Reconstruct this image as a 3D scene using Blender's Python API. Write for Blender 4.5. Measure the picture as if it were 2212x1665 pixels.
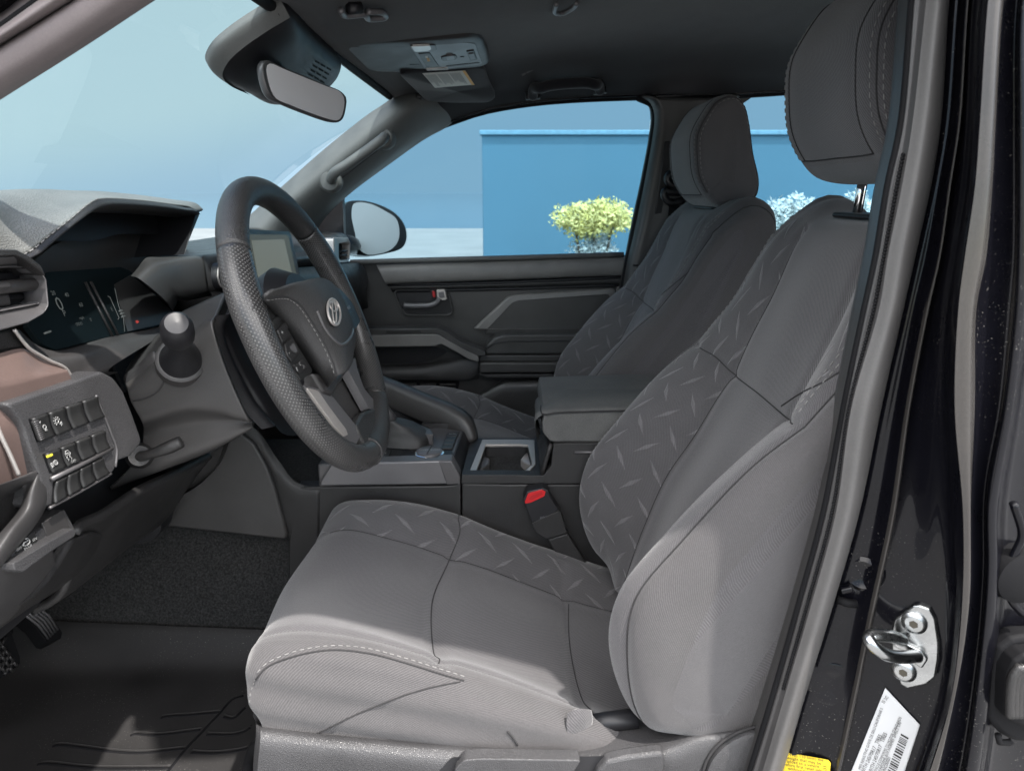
import bpy, bmesh, math, random
import numpy as np
from mathutils import Vector, Matrix
from mathutils.bvhtree import BVHTree
random.seed(4)
for o in list(bpy.data.objects): bpy.data.objects.remove(o)
S = bpy.context.scene
COL = S.collection
R = math.radians

# ------------------------------------------------------------------ camera, sky, sun, exposure
CZ = 1.45                                   # camera height above the ground
PITCH, FPX, IW, IH = R(15.5), 1500.0, 2212.0, 1665.0
cam = bpy.data.cameras.new('camera'); camo = bpy.data.objects.new('camera', cam); COL.objects.link(camo)
camo.location = (0, 0, CZ); camo.rotation_euler = (math.pi/2 - PITCH, 0, 0)
cam.sensor_width = 36; cam.lens = 36*FPX/IW; cam.clip_start = .02; cam.clip_end = 4000
S.camera = camo
cam.dof.use_dof = True; cam.dof.focus_distance = .95; cam.dof.aperture_fstop = 10
SUN = Vector((.32, -.28, .92)).normalized()         # towards the sun
w = bpy.data.worlds.new('World'); S.world = w; w.use_nodes = True
nt = w.node_tree; nt.nodes.clear()
out = nt.nodes.new('ShaderNodeOutputWorld'); bg = nt.nodes.new('ShaderNodeBackground'); sk = nt.nodes.new('ShaderNodeTexSky')
sk.sky_type = 'NISHITA'; sk.sun_disc = False
sk.sun_elevation = math.asin(SUN.z); sk.sun_rotation = math.atan2(SUN.x, SUN.y)
sk.air_density = 1.0; sk.dust_density = .6; sk.ozone_density = 1.6
bg.inputs[1].default_value = .15
# the sky by direction: a pale blue haze band low down ahead, unseen bright clouds added behind the camera to light the cabin
L = nt.links.new
def wm(op, x, y=None, clamp=False):
    n = nt.nodes.new('ShaderNodeMath'); n.operation = op; n.use_clamp = clamp
    for i, q in enumerate((x, y)):
        if q is None: continue
        if isinstance(q, (int, float)): n.inputs[i].default_value = q
        else: L(q, n.inputs[i])
    return n.outputs[0]
def wmap(x, a, b, c_=0, d=1):
    n = nt.nodes.new('ShaderNodeMapRange'); n.interpolation_type = 'SMOOTHSTEP'
    for i, q in enumerate((a, b, c_, d)): n.inputs[i+1].default_value = q
    L(x, n.inputs[0]); return n.outputs[0]
def wmix(f, c1, c2):
    n = nt.nodes.new('ShaderNodeMixRGB'); L(f, n.inputs[0])
    for i, q in ((1, c1), (2, c2)):
        if isinstance(q, tuple): n.inputs[i].default_value = (*q, 1)
        else: L(q, n.inputs[i])
    return n.outputs[0]
tc = nt.nodes.new('ShaderNodeTexCoord'); sx = nt.nodes.new('ShaderNodeSeparateXYZ'); L(tc.outputs['Generated'], sx.inputs[0])
nz = nt.nodes.new('ShaderNodeTexNoise'); nz.inputs['Scale'].default_value = 2.2; nz.inputs['Detail'].default_value = 4; L(tc.outputs['Generated'], nz.inputs[0])
tt_ = wm('SUBTRACT', sx.outputs[2], wm('MULTIPLY', sx.outputs[0], .225))
tt_ = wm('ADD', tt_, wm('MULTIPLY', wm('SUBTRACT', nz.outputs[0], .5), .05))
band = wmix(wmap(tt_, .08, .20), (1.95, 2.8, 3.5), (2.6, 3.4, 3.65))
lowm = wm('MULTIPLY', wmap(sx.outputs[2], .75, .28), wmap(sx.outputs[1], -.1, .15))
fill_cloud = wm('MULTIPLY', wmap(sx.outputs[1], .15, -.35), wm('MULTIPLY', wmap(nz.outputs[0], .30, .62), wmap(sx.outputs[2], .10, .42)))
col_ = wmix(fill_cloud, wmix(lowm, sk.outputs[0], band), (25.0, 24.4, 24.0))
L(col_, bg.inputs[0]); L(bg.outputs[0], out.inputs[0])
sl = bpy.data.lights.new('sun', 'SUN'); sl.energy = 4.2; sl.angle = R(1.0); sl.color = (1, .955, .90)
so = bpy.data.objects.new('sun', sl); COL.objects.link(so); so.rotation_euler = SUN.to_track_quat('Z', 'Y').to_euler(); so.location = (0, 0, 30)
S.view_settings.view_transform = 'Standard'; S.view_settings.look = 'None'
S.view_settings.exposure = .85; S.view_settings.gamma = 1; S.view_settings.use_curve_mapping = False
S.render.engine = 'CYCLES'
S.cycles.max_bounces = 10; S.cycles.diffuse_bounces = 5; S.cycles.transparent_max_bounces = 16; S.cycles.caustics_reflective = False

# ------------------------------------------------------------------ measuring helpers
CP, SP = math.cos(PITCH), math.sin(PITCH)
CAM = Vector((0, 0, CZ))
FR = {'A': (0, 0, 1/3), 'B': (368.7, 0, 1/3), 'C': (737.3, 147.5, 1/3), 'D': (1474.7, 0, 1/3), 'E': (0, 516.1, .26667),
      'F': (0, 811, .26667), 'G': (368.7, 368.7, .3986), 'H': (663.6, 663.6, .3543), 'I': (0, 1106, .3356), 'J': (516.1, 1032.2, .4),
      'K': (1179.7, 368.7, .3986), 'L': (1622, 1106, .3357), 'M': (0, 0, 1), 'N': (0, 0, .26667), 'O': (1548.3, 294.9, .26667),
      'P': (1622.1, 663.6, .26667), 'Q': (1032.2, 1400.9, .33333), 'R': (663.6, 0, .2)}
def ray(fr, x, y):
    a = FR[fr]; px, py = a[0]+a[2]*x, a[1]+a[2]*y
    u, v = (px-IW/2)/FPX, -(py-IH/2)/FPX
    return Vector((u, CP+v*SP, -SP+v*CP))
def pt(fr, x, y, Y=None, X=None, Z=None, pl=None):
    """sight line through a measured image point, met with a real plane of the car (Z is relative to the camera height)"""
    d = ray(fr, x, y)
    if pl is not None:
        p0, n = pl; t = (Vector(p0)-CAM).dot(Vector(n))/d.dot(Vector(n))
    elif Y is not None: t = Y/d.y
    elif X is not None: t = X/d.x
    else: t = Z/d.z
    return CAM + d*t
def c(fr, pts, Y=None, X=None, Z=None, pl=None):
    o = []
    for p in pts:
        if len(p) == 3:
            o.append(pt(fr, p[0], p[1], Y=p[2] if Y is not None or (X is None and Z is None and pl is None) else None,
                        X=p[2] if X is not None else None, Z=p[2] if Z is not None else None))
        else: o.append(pt(fr, p[0], p[1], Y, X, Z, pl))
    return o
def V(x, y, z): return Vector((x, y, z+CZ))           # camera-relative height
def rc(poly, r=.25, n=4, skip=()):
    """round the corners of an outline"""
    o = []; N = len(poly)
    for i in range(N):
        p0, p1, p2 = Vector(poly[i-1]), Vector(poly[i]), Vector(poly[(i+1) % N])
        if i in skip: o.append(p1); continue
        l = min((p0-p1).length, (p2-p1).length)
        a = p1+(p0-p1)*min(.49, r if r < 1 else 0) if r < .5 else p1+(p0-p1)*.49
        b = p1+(p2-p1)*min(.49, r)
        a = p1+(p0-p1).normalized()*l*min(.49, r); b = p1+(p2-p1).normalized()*l*min(.49, r)
        for k in range(n+1):
            t = k/n; o.append(a*(1-t)**2+p1*2*t*(1-t)+b*t*t)
    return o

# ------------------------------------------------------------------ object helpers
def wloc(o):
    p = Vector((0, 0, 0))
    while o is not None: p += o.location; o = o.parent
    return p
def tag(o, label=None, cat=None, group=None, kind=None):
    if label: o['label'] = label
    if cat: o['category'] = cat
    if group: o['group'] = group
    if kind: o['kind'] = kind
    return o
def thing(name, label, cat, base, group=None):
    o = bpy.data.objects.new(name, None); COL.objects.link(o); o.location = base; o.empty_display_size = .05
    return tag(o, label, cat, group)
def mesh(name, verts, faces, mat=None, parent=None, smooth=True, uv=None, ang=None):
    b = wloc(parent) if parent else None
    vs = [Vector(v) for v in verts]
    if not vs: print('EMPTY', name); return None
    if b is None:
        mn = Vector([min(v[i] for v in vs) for i in range(3)]); mxv = Vector([max(v[i] for v in vs) for i in range(3)])
        b = Vector(((mn.x+mxv.x)/2, (mn.y+mxv.y)/2, mn.z))
    me = bpy.data.meshes.new(name); me.from_pydata([v-b for v in vs], [], faces)
    if uv is not None:
        ul = me.uv_layers.new(name='UVMap')
        for l in me.loops: ul.data[l.index].uv = uv[l.vertex_index]
    bm = bmesh.new(); bm.from_mesh(me); bmesh.ops.recalc_face_normals(bm, faces=bm.faces); bm.to_mesh(me); bm.free()
    if smooth: me.polygons.foreach_set('use_smooth', [True]*len(me.polygons))
    if ang: me.set_sharp_from_angle(angle=R(ang))
    o = bpy.data.objects.new(name, me); COL.objects.link(o)
    if mat: me.materials.append(mat)
    if parent: o.parent = parent
    else: o.location = b
    return o
def bevel(o, wd, seg=3, ang=40):
    m = o.modifiers.new('bevel', 'BEVEL'); m.width = wd; m.segments = seg; m.limit_method = 'ANGLE'; m.angle_limit = R(ang); m.harden_normals = False
    return o
def solid(o, t, off=-1):
    m = o.modifiers.new('thickness', 'SOLIDIFY'); m.thickness = t; m.offset = off; return o
def prism(name, poly, vec, mat, parent=None, bev=0, seg=3):
    """outline given its real depth by vec"""
    vec = Vector(vec); n = len(poly)
    vs = [Vector(p) for p in poly]+[Vector(p)+vec for p in poly]
    fs = [list(range(n)), list(range(2*n-1, n-1, -1))]+[[i, i+n, (i+1) % n+n, (i+1) % n] for i in range(n)]
    o = mesh(name, vs, fs, mat, parent, smooth=True, ang=35)
    if bev: bevel(o, bev, seg)
    return o
def frame(name, outer, inner, vec, mat, parent=None, bev=0, seg=2):
    """a band between two outlines of the same count, given depth"""
    n = len(outer); vec = Vector(vec)
    A = [Vector(p) for p in outer]; B = [Vector(p) for p in inner]
    vs = A+B+[p+vec for p in A]+[p+vec for p in B]; fs = []
    for i in range(n):
        j = (i+1) % n
        fs += [[i, j, n+j, n+i], [2*n+i, 3*n+i, 3*n+j, 2*n+j], [i, 2*n+i, 2*n+j, j], [n+i, n+j, 3*n+j, 3*n+i]]
    o = mesh(name, vs, fs, mat, parent, ang=35)
    if bev: bevel(o, bev, seg)
    return o
def box(name, ce, sx, sy, sz, mat, parent=None, bev=.002, rot=None, seg=3):
    M = rot or Matrix.Identity(3)
    vs = [Vector(ce)+M @ Vector((x*sx/2, y*sy/2, z*sz/2)) for x in (-1, 1) for y in (-1, 1) for z in (-1, 1)]
    fs = [(0, 1, 3, 2), (4, 6, 7, 5), (0, 4, 5, 1), (2, 3, 7, 6), (0, 2, 6, 4), (1, 5, 7, 3)]
    o = mesh(name, vs, fs, mat, parent, ang=35)
    if bev: bevel(o, bev, seg)
    return o
def sample(P, n, closed=False, lin=False):
    """smooth curve through P, n points at even arc length"""
    P = np.array([list(p) for p in P], float)
    if closed: P = np.vstack([P, P[:1]])
    if not lin and len(P) > 2:
        d = np.maximum(np.linalg.norm(np.diff(P, axis=0), axis=1)**.5, 1e-6); t = np.concatenate([[0], np.cumsum(d)])
        m = np.zeros_like(P)
        sl_ = np.diff(P, axis=0)/d[:, None]
        for i in range(1, len(P)-1): m[i] = (sl_[i-1]*d[i]+sl_[i]*d[i-1])/(d[i-1]+d[i])
        if closed:
            m[0] = m[-1] = (sl_[-1]*d[0]+sl_[0]*d[-1])/(d[-1]+d[0])
        else: m[0] = sl_[0]*1.0; m[-1] = sl_[-1]*1.0
        Q = []
        for i in range(len(P)-1):
            for s in np.linspace(0, 1, 16, endpoint=False):
                h = d[i]; Q.append((2*s**3-3*s**2+1)*P[i]+(s**3-2*s**2+s)*h*m[i]+(-2*s**3+3*s**2)*P[i+1]+(s**3-s**2)*h*m[i+1])
        Q.append(P[-1]); P = np.array(Q)
    L_ = np.concatenate([[0], np.cumsum(np.linalg.norm(np.diff(P, axis=0), axis=1))])
    tt = np.linspace(0, L_[-1], n+1)[:-1] if closed else np.linspace(0, L_[-1], n)
    return np.stack([np.interp(tt, L_, P[:, k]) for k in range(3)], 1)
def loftgrid(cols, k, nv, lin_u=False, lin_v=False, closed_v=False, presampled=False):
    """cols -> grid [u][v]; control column i sits at index i*k"""
    C = [np.array(q) if presampled else sample(q, nv, closed_v, lin_v) for q in cols]
    C = np.array(C); n = len(C); rows = []
    if lin_u or n == 2:
        for i in range(n-1):
            for s in range(k): rows.append(C[i]+(C[i+1]-C[i])*s/k)
        rows.append(C[-1]); return np.array(rows)
    d = np.maximum(np.linalg.norm(np.diff(C, axis=0), axis=2).mean(1)**.5, 1e-5)
    m = np.zeros_like(C); sl_ = np.diff(C, axis=0)/d[:, None, None]
    for i in range(1, n-1): m[i] = (sl_[i-1]*d[i]+sl_[i]*d[i-1])/(d[i-1]+d[i])
    m[0], m[-1] = sl_[0], sl_[-1]
    for i in range(n-1):
        for q in range(k):
            s = q/k; h = d[i]
            rows.append((2*s**3-3*s**2+1)*C[i]+(s**3-2*s**2+s)*h*m[i]+(-2*s**3+3*s**2)*C[i+1]+(s**3-s**2)*h*m[i+1])
    rows.append(C[-1]); return np.array(rows)
def gridnormals(G, closed_v=False):
    du = np.gradient(G, axis=0)
    dv = (np.roll(G, -1, 1)-np.roll(G, 1, 1)) if closed_v else np.gradient(G, axis=1)
    n = np.cross(du, dv); return n/np.maximum(np.linalg.norm(n, axis=2, keepdims=True), 1e-9)
def gridmesh(name, G, mat, parent=None, closed_v=False, cap=False, mats=None, face_mat=None, flip=False):
    nu, nv = G.shape[:2]
    vs = [Vector(p) for p in G.reshape(-1, 3)]
    U_ = np.concatenate([[0], np.cumsum(np.linalg.norm(np.diff(G, axis=0), axis=2).max(1))])
    V_ = np.concatenate([[0], np.cumsum(np.linalg.norm(np.diff(G, axis=1), axis=2).mean(0))])
    uv = [(U_[i], V_[j]) for i in range(nu) for j in range(nv)]
    fs = []; fm = []
    for i in range(nu-1):
        for j in range(nv if closed_v else nv-1):
            j2 = (j+1) % nv; fs.append((i*nv+j, i*nv+j2, (i+1)*nv+j2, (i+1)*nv+j))
            fm.append(face_mat(i, j) if face_mat else 0)
    if cap:
        fs.append(tuple(range(nv))); fs.append(tuple(range((nu-1)*nv, nu*nv))); fm += [0, 0]
    o = mesh(name, vs, fs, mat, parent, uv=uv)
    if mats:
        for m_ in mats: o.data.materials.append(m_)
        o.data.polygons.foreach_set('material_index', fm)
    return o
def patch(name, cols, mat, parent=None, k=8, nv=40, t=0, lin_u=False, lin_v=False, closed_v=False, cap=False, off=-1):
    G = loftgrid(cols, k, nv, lin_u, lin_v, closed_v)
    o = gridmesh(name, G, mat, parent, closed_v, cap)
    if t: solid(o, t, off)
    return o
def tubes(name, paths, r, mat, parent=None, n=8, prof=None, closed=False, samples=None, lin=False):
    """one mesh of one or more round bars"""
    vs, fs, uv = [], [], []
    for P in paths:
        if len(P) < 2: print('SHORT PATH', name, len(P)); continue
        P = sample(P, samples, closed, lin) if samples else np.array([list(p) for p in P], float)
        N = len(P); T = np.gradient(P, axis=0) if not closed else np.roll(P, -1, 0)-np.roll(P, 1, 0)
        T /= np.maximum(np.linalg.norm(T, axis=1, keepdims=True), 1e-9)
        up = np.array([.13, .31, .94]); a = np.cross(T[0], up); a /= np.linalg.norm(a); b0 = len(vs); Ls = 0
        for i in range(N):
            a = a-T[i]*(a@T[i]); a /= np.linalg.norm(a); bb = np.cross(T[i], a)
            rr = r(i/(N-1)) if callable(r) else r
            if i: Ls += np.linalg.norm(P[i]-P[i-1])
            for q in range(n):
                th = 2*math.pi*q/n
                vs.append(Vector(P[i]+rr*(math.cos(th)*a+math.sin(th)*bb))); uv.append((Ls, rr*th))
        for i in range(N if closed else N-1):
            for q in range(n):
                i2 = (i+1) % N
                fs.append((b0+i*n+q, b0+i*n+(q+1) % n, b0+i2*n+(q+1) % n, b0+i2*n+q))
        if not closed:
            fs.append(tuple(b0+q for q in range(n))); fs.append(tuple(b0+(N-1)*n+q for q in range(n)))
    return mesh(name, vs, fs, mat, parent, uv=uv)
def tube(name, P, r, mat, parent=None, n=10, samples=None, closed=False, lin=False):
    return tubes(name, [P], r, mat, parent, n, None, closed, samples, lin)
def stitches(name, paths, mat, parent, ln=.005, gap=.0035, r=.0007, lift=Vector((0, 0, 0))):
    segs = []
    for P in paths:
        P = np.array([list(p) for p in P], float)
        L_ = np.concatenate([[0], np.cumsum(np.linalg.norm(np.diff(P, axis=0), axis=1))]); q = 0
        while q+ln < L_[-1]:
            tt = [q, q+ln*.25, q+ln*.75, q+ln]
            segs.append([Vector([np.interp(x, L_, P[:, k_]) for k_ in range(3)])+Vector(lift)*(1 if 0 < i < 3 else .2) for i, x in enumerate(tt)])
            q += ln+gap
    return tubes(name, segs, r, mat, parent, n=5)
def lathe(name, axis_pts, radii, mat, parent=None, n=32, cap=True):
    """round form about an axis: centres and radii"""
    P = [Vector(p) for p in axis_pts]; ax = (P[-1]-P[0]).normalized()
    a = ax.orthogonal().normalized(); b = ax.cross(a); vs = []; fs = []
    for p, r in zip(P, radii):
        for q in range(n):
            th = 2*math.pi*q/n; vs.append(p+a*math.cos(th)*r+b*math.sin(th)*r)
    for i in range(len(P)-1):
        for q in range(n): fs.append((i*n+q, i*n+(q+1) % n, (i+1)*n+(q+1) % n, (i+1)*n+q))
    if cap: fs += [tuple(range(n)), tuple(range((len(P)-1)*n, len(P)*n))]
    return mesh(name, vs, fs, mat, parent, ang=40)
def text(name, s, o0, ex, ey, size, mat, parent=None, thick=.0002, align='CENTER'):
    cu = bpy.data.curves.new('lettering', 'FONT'); cu.body = s; cu.size = 1; cu.align_x = align; cu.align_y = 'CENTER'; cu.resolution_u = 2
    to = bpy.data.objects.new('lettering', cu); COL.objects.link(to)
    dg = bpy.context.evaluated_depsgraph_get(); me = bpy.data.meshes.new_from_object(to.evaluated_get(dg))
    ex, ey = Vector(ex).normalized(), Vector(ey).normalized(); nn = ex.cross(ey)
    vs = [Vector(o0)+(ex*v.co.x+ey*v.co.y)*size+nn*thick for v in me.vertices]; fs = [tuple(p.vertices) for p in me.polygons]
    bpy.data.objects.remove(to)
    return mesh(name, vs, fs, mat, parent, smooth=False)
def surf(*objs):
    """what a sight line meets, on a finished object"""
    vs, fs = [], []
    for o in objs:
        b = wloc(o); k = len(vs); vs += [v.co+b for v in o.data.vertices]; fs += [[i+k for i in p.vertices] for p in o.data.polygons]
    return BVHTree.FromPolygons(vs, fs)
def on(bv, fr, pts, lift=.0008, n=None):
    P = [(FR[fr][0]+FR[fr][2]*x, FR[fr][1]+FR[fr][2]*y, 0) for x, y in pts]
    if n: P = sample(P, n)
    o = []
    for p in P:
        d = ray('M', p[0], p[1]).normalized(); h = bv.ray_cast(CAM, d)
        if h[0] is not None:
            nn = h[1] if h[1].dot(d) < 0 else -h[1]
            o.append(h[0]+nn*lift)
    return o

def decal(fr, q, bv, lift, n=16):
    """thin sheet that follows the surface under it"""
    a, b, d, e = [np.array(p, float) for p in q]; Q = []; fs = []
    for i in range(n+1):
        for j in range(n+1):
            u, v = i/n, j/n; h = on(bv, fr, [tuple((a*(1-u)+b*u)*(1-v)+(e*(1-u)+d*u)*v)], lift); Q.append(h[0] if h else None)
    ok = [x for x in Q if x is not None]
    Q = [x if x is not None else min(ok, key=lambda o: abs(ok.index(o)-i)) for i, x in enumerate(Q)] if ok else []
    for i in range(n):
        for j in range(n): k = i*(n+1)+j; fs.append((k, k+1, k+n+2, k+n+1))
    return Q, fs
# ------------------------------------------------------------------ materials
def mat(name, col, rough=.5, metal=0, spec=.5, grain=None, gs=900, gb=.25, var=.12, vs=18, coat=0, coat_r=.05, sheen=0, dust=0, col2=None, speck=.08, sps=500):
    m = bpy.data.materials.new(name); m.use_nodes = True; t = m.node_tree; N = t.nodes; K = t.links.new
    b = N['Principled BSDF']; b.inputs['Roughness'].default_value = rough; b.inputs['Metallic'].default_value = metal
    b.inputs['Specular IOR Level'].default_value = spec; b.inputs['Coat Weight'].default_value = coat; b.inputs['Coat Roughness'].default_value = coat_r
    b.inputs['Sheen Weight'].default_value = sheen
    tc_ = N.new('ShaderNodeTexCoord')
    n1 = N.new('ShaderNodeTexNoise'); n1.inputs['Scale'].default_value = vs; n1.inputs['Detail'].default_value = 5; K(tc_.outputs['Object'], n1.inputs[0])
    mr = N.new('ShaderNodeMapRange'); mr.inputs[1].default_value = .3; mr.inputs[2].default_value = .7; mr.inputs[3].default_value = 1-var; mr.inputs[4].default_value = 1+var
    K(n1.outputs[0], mr.inputs[0])
    mul = N.new('ShaderNodeMixRGB'); mul.blend_type = 'MULTIPLY'; mul.inputs[0].default_value = 1; mul.inputs[1].default_value = (*col, 1)
    K(mr.outputs[0], mul.inputs[2]); colout = mul.outputs[0]
    if speck:
        n3 = N.new('ShaderNodeTexNoise'); n3.inputs['Scale'].default_value = sps; n3.inputs['Detail'].default_value = 3; n3.inputs['Roughness'].default_value = .7; K(tc_.outputs['Object'], n3.inputs[0])
        m3_ = N.new('ShaderNodeMapRange'); m3_.inputs[1].default_value = .3; m3_.inputs[2].default_value = .7; m3_.inputs[3].default_value = 1-speck; m3_.inputs[4].default_value = 1+speck; K(n3.outputs[0], m3_.inputs[0])
        mu3 = N.new('ShaderNodeMixRGB'); mu3.blend_type = 'MULTIPLY'; mu3.inputs[0].default_value = 1; K(colout, mu3.inputs[1]); K(m3_.outputs[0], mu3.inputs[2]); colout = mu3.outputs[0]
    rr = N.new('ShaderNodeMapRange'); rr.inputs[1].default_value = .3; rr.inputs[2].default_value = .7
    rr.inputs[3].default_value = max(.02, rough-.06); rr.inputs[4].default_value = min(1, rough+.06); K(n1.outputs[0], rr.inputs[0]); K(rr.outputs[0], b.inputs['Roughness'])
    if grain:
        bp = N.new('ShaderNodeBump'); bp.inputs['Strength'].default_value = gb; bp.inputs['Distance'].default_value = .0006
        if grain == 'leather':
            g = N.new('ShaderNodeTexVoronoi'); g.inputs['Scale'].default_value = gs; g.feature = 'DISTANCE_TO_EDGE'; K(tc_.outputs['Object'], g.inputs[0]); h = g.outputs['Distance']
            pw = N.new('ShaderNodeMapRange'); pw.inputs[1].default_value = 0; pw.inputs[2].default_value = .35; K(h, pw.inputs[0]); h = pw.outputs[0]
            bp.inputs['Distance'].default_value = .0007
            mm = N.new('ShaderNodeMapRange'); mm.inputs[3].default_value = .84; mm.inputs[4].default_value = 1.07; K(h, mm.inputs[0])
            m2 = N.new('ShaderNodeMixRGB'); m2.blend_type = 'MULTIPLY'; m2.inputs[0].default_value = 1; K(colout, m2.inputs[1]); K(mm.outputs[0], m2.inputs[2]); colout = m2.outputs[0]
        elif grain == 'noise':
            g = N.new('ShaderNodeTexNoise'); g.inputs['Scale'].default_value = gs; g.inputs['Detail'].default_value = 2; K(tc_.outputs['Object'], g.inputs[0]); h = g.outputs[0]
        elif grain == 'fabric':
            mp_ = N.new('ShaderNodeMapping'); mp_.inputs['Rotation'].default_value = (0, 0, R(38)); K(tc_.outputs['UV'], mp_.inputs[0])
            g = N.new('ShaderNodeTexWave'); g.inputs['Scale'].default_value = gs; g.inputs['Distortion'].default_value = 1.5; g.inputs['Detail'].default_value = 2; K(mp_.outputs[0], g.inputs[0])
            g2 = N.new('ShaderNodeTexNoise'); g2.inputs['Scale'].default_value = 620; K(tc_.outputs['Object'], g2.inputs[0])
            ad = N.new('ShaderNodeMath'); ad.operation = 'ADD'; K(g.outputs['Fac'], ad.inputs[0]); K(g2.outputs[0], ad.inputs[1]); h = ad.outputs[0]
            # thread contrast in the colour as well
            mm = N.new('ShaderNodeMapRange'); mm.inputs[1].default_value = .4; mm.inputs[2].default_value = 1.6; mm.inputs[3].default_value = .74; mm.inputs[4].default_value = 1.26; K(h, mm.inputs[0])
            m2 = N.new('ShaderNodeMixRGB'); m2.blend_type = 'MULTIPLY'; m2.inputs[0].default_value = 1; K(colout, m2.inputs[1]); K(mm.outputs[0], m2.inputs[2]); colout = m2.outputs[0]
        K(h, bp.inputs['Height']); K(bp.outputs[0], b.inputs['Normal'])
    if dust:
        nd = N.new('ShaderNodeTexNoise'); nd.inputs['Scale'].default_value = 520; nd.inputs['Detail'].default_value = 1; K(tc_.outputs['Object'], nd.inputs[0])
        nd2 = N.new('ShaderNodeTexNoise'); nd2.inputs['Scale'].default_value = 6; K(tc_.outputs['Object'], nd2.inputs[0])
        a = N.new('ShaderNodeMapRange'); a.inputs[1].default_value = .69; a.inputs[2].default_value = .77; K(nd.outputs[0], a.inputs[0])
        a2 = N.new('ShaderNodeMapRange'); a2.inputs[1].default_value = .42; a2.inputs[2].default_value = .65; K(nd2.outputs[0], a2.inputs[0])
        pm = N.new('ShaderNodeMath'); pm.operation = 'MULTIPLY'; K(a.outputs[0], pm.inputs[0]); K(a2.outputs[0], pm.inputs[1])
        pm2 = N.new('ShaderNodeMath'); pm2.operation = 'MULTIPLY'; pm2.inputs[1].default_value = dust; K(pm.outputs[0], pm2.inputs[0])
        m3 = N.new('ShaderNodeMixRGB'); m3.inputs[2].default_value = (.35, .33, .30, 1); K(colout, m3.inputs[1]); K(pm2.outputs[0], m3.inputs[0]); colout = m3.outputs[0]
    K(colout, b.inputs['Base Color'])
    return m
def treadplate(name, col, amt=.35, gs=120):
    """woven cloth with the pressed tread-plate motif"""
    m = mat(name, col, .92, grain='fabric', gs=gs, gb=.35, sheen=.3); t = m.node_tree; N = t.nodes; K = t.links.new
    b = N['Principled BSDF']
    def mth(op, a, bb=None):
        n = N.new('ShaderNodeMath'); n.operation = op
        for i, q in enumerate((a, bb)):
            if q is None: continue
            if isinstance(q, (int, float)): n.inputs[i].default_value = q
            else: K(q, n.inputs[i])
        return n.outputs[0]
    tc_ = N.new('ShaderNodeTexCoord'); mp_ = N.new('ShaderNodeMapping'); mp_.inputs['Rotation'].default_value = (0, 0, R(52)); mp_.inputs['Scale'].default_value = (22, 22, 22)
    K(tc_.outputs['UV'], mp_.inputs[0]); sx = N.new('ShaderNodeSeparateXYZ'); K(mp_.outputs[0], sx.inputs[0])
    X_, Y_ = sx.outputs[0], sx.outputs[1]
    fx, fy = mth('FLOOR', X_), mth('FLOOR', Y_)
    par = mth('FLOORED_MODULO', mth('ADD', fx, fy), 2.0)
    lx, ly = mth('SUBTRACT', mth('SUBTRACT', X_, fx), .5), mth('SUBTRACT', mth('SUBTRACT', Y_, fy), .5)
    a = mth('ADD', mth('MULTIPLY', lx, mth('SUBTRACT', 1.0, par)), mth('MULTIPLY', ly, par))
    bb = mth('ADD', mth('MULTIPLY', ly, mth('SUBTRACT', 1.0, par)), mth('MULTIPLY', lx, par))
    d = mth('ADD', mth('DIVIDE', mth('ABSOLUTE', a), .62), mth('DIVIDE', mth('ABSOLUTE', bb), .10))
    mr = N.new('ShaderNodeMapRange'); mr.inputs[1].default_value = 1.0; mr.inputs[2].default_value = .55; K(d, mr.inputs[0])
    src = b.inputs['Base Color'].links[0].from_socket
    mx_ = N.new('ShaderNodeMixRGB'); mx_.blend_type = 'MULTIPLY'; mx_.inputs[2].default_value = (1+amt*2.2, 1+amt*2.2, 1+amt*2.2, 1); K(mr.outputs[0], mx_.inputs[0]); K(src, mx_.inputs[1]); K(mx_.outputs[0], b.inputs['Base Color'])
    bp = N.new('ShaderNodeBump'); bp.inputs['Strength'].default_value = .9; bp.inputs['Distance'].default_value = .0012; K(mr.outputs[0], bp.inputs['Height'])
    K(b.inputs['Normal'].links[0].from_socket, bp.inputs['Normal']); K(bp.outputs[0], b.inputs['Normal'])
    return m
def perforated(name, col):
    m = mat(name, col, .30, spec=.6, var=.15, vs=30); t = m.node_tree; N = t.nodes; K = t.links.new; b = N['Principled BSDF']
    tc_ = N.new('ShaderNodeTexCoord'); mp_ = N.new('ShaderNodeMapping'); mp_.inputs['Scale'].default_value = (290, 290, 290); mp_.inputs['Rotation'].default_value = (0, 0, R(45)); K(tc_.outputs['UV'], mp_.inputs[0])
    fr_ = N.new('ShaderNodeVectorMath'); fr_.operation = 'FRACTION'; K(mp_.outputs[0], fr_.inputs[0])
    di = N.new('ShaderNodeVectorMath'); di.operation = 'DISTANCE'; di.inputs[1].default_value = (.5, .5, 0)
    sx = N.new('ShaderNodeSeparateXYZ'); K(fr_.outputs[0], sx.inputs[0]); cx = N.new('ShaderNodeCombineXYZ'); K(sx.outputs[0], cx.inputs[0]); K(sx.outputs[1], cx.inputs[1]); K(cx.outputs[0], di.inputs[0])
    mr = N.new('ShaderNodeMapRange'); mr.inputs[1].default_value = .32; mr.inputs[2].default_value = .2; K(di.outputs['Value'], mr.inputs[0])
    src = b.inputs['Base Color'].links[0].from_socket
    mx_ = N.new('ShaderNodeMixRGB'); mx_.inputs[2].default_value = (.10, .098, .095, 1); K(mr.outputs[0], mx_.inputs[0]); K(src, mx_.inputs[1]); K(mx_.outputs[0], b.inputs['Base Color'])  # paler dots stand for glints in the holes
    bp = N.new('ShaderNodeBump'); bp.inputs['Strength'].default_value = .5; bp.inputs['Distance'].default_value = .0008; bp.invert = True; K(mr.outputs[0], bp.inputs['Height']); K(bp.outputs[0], b.inputs['Normal'])
    return m
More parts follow.
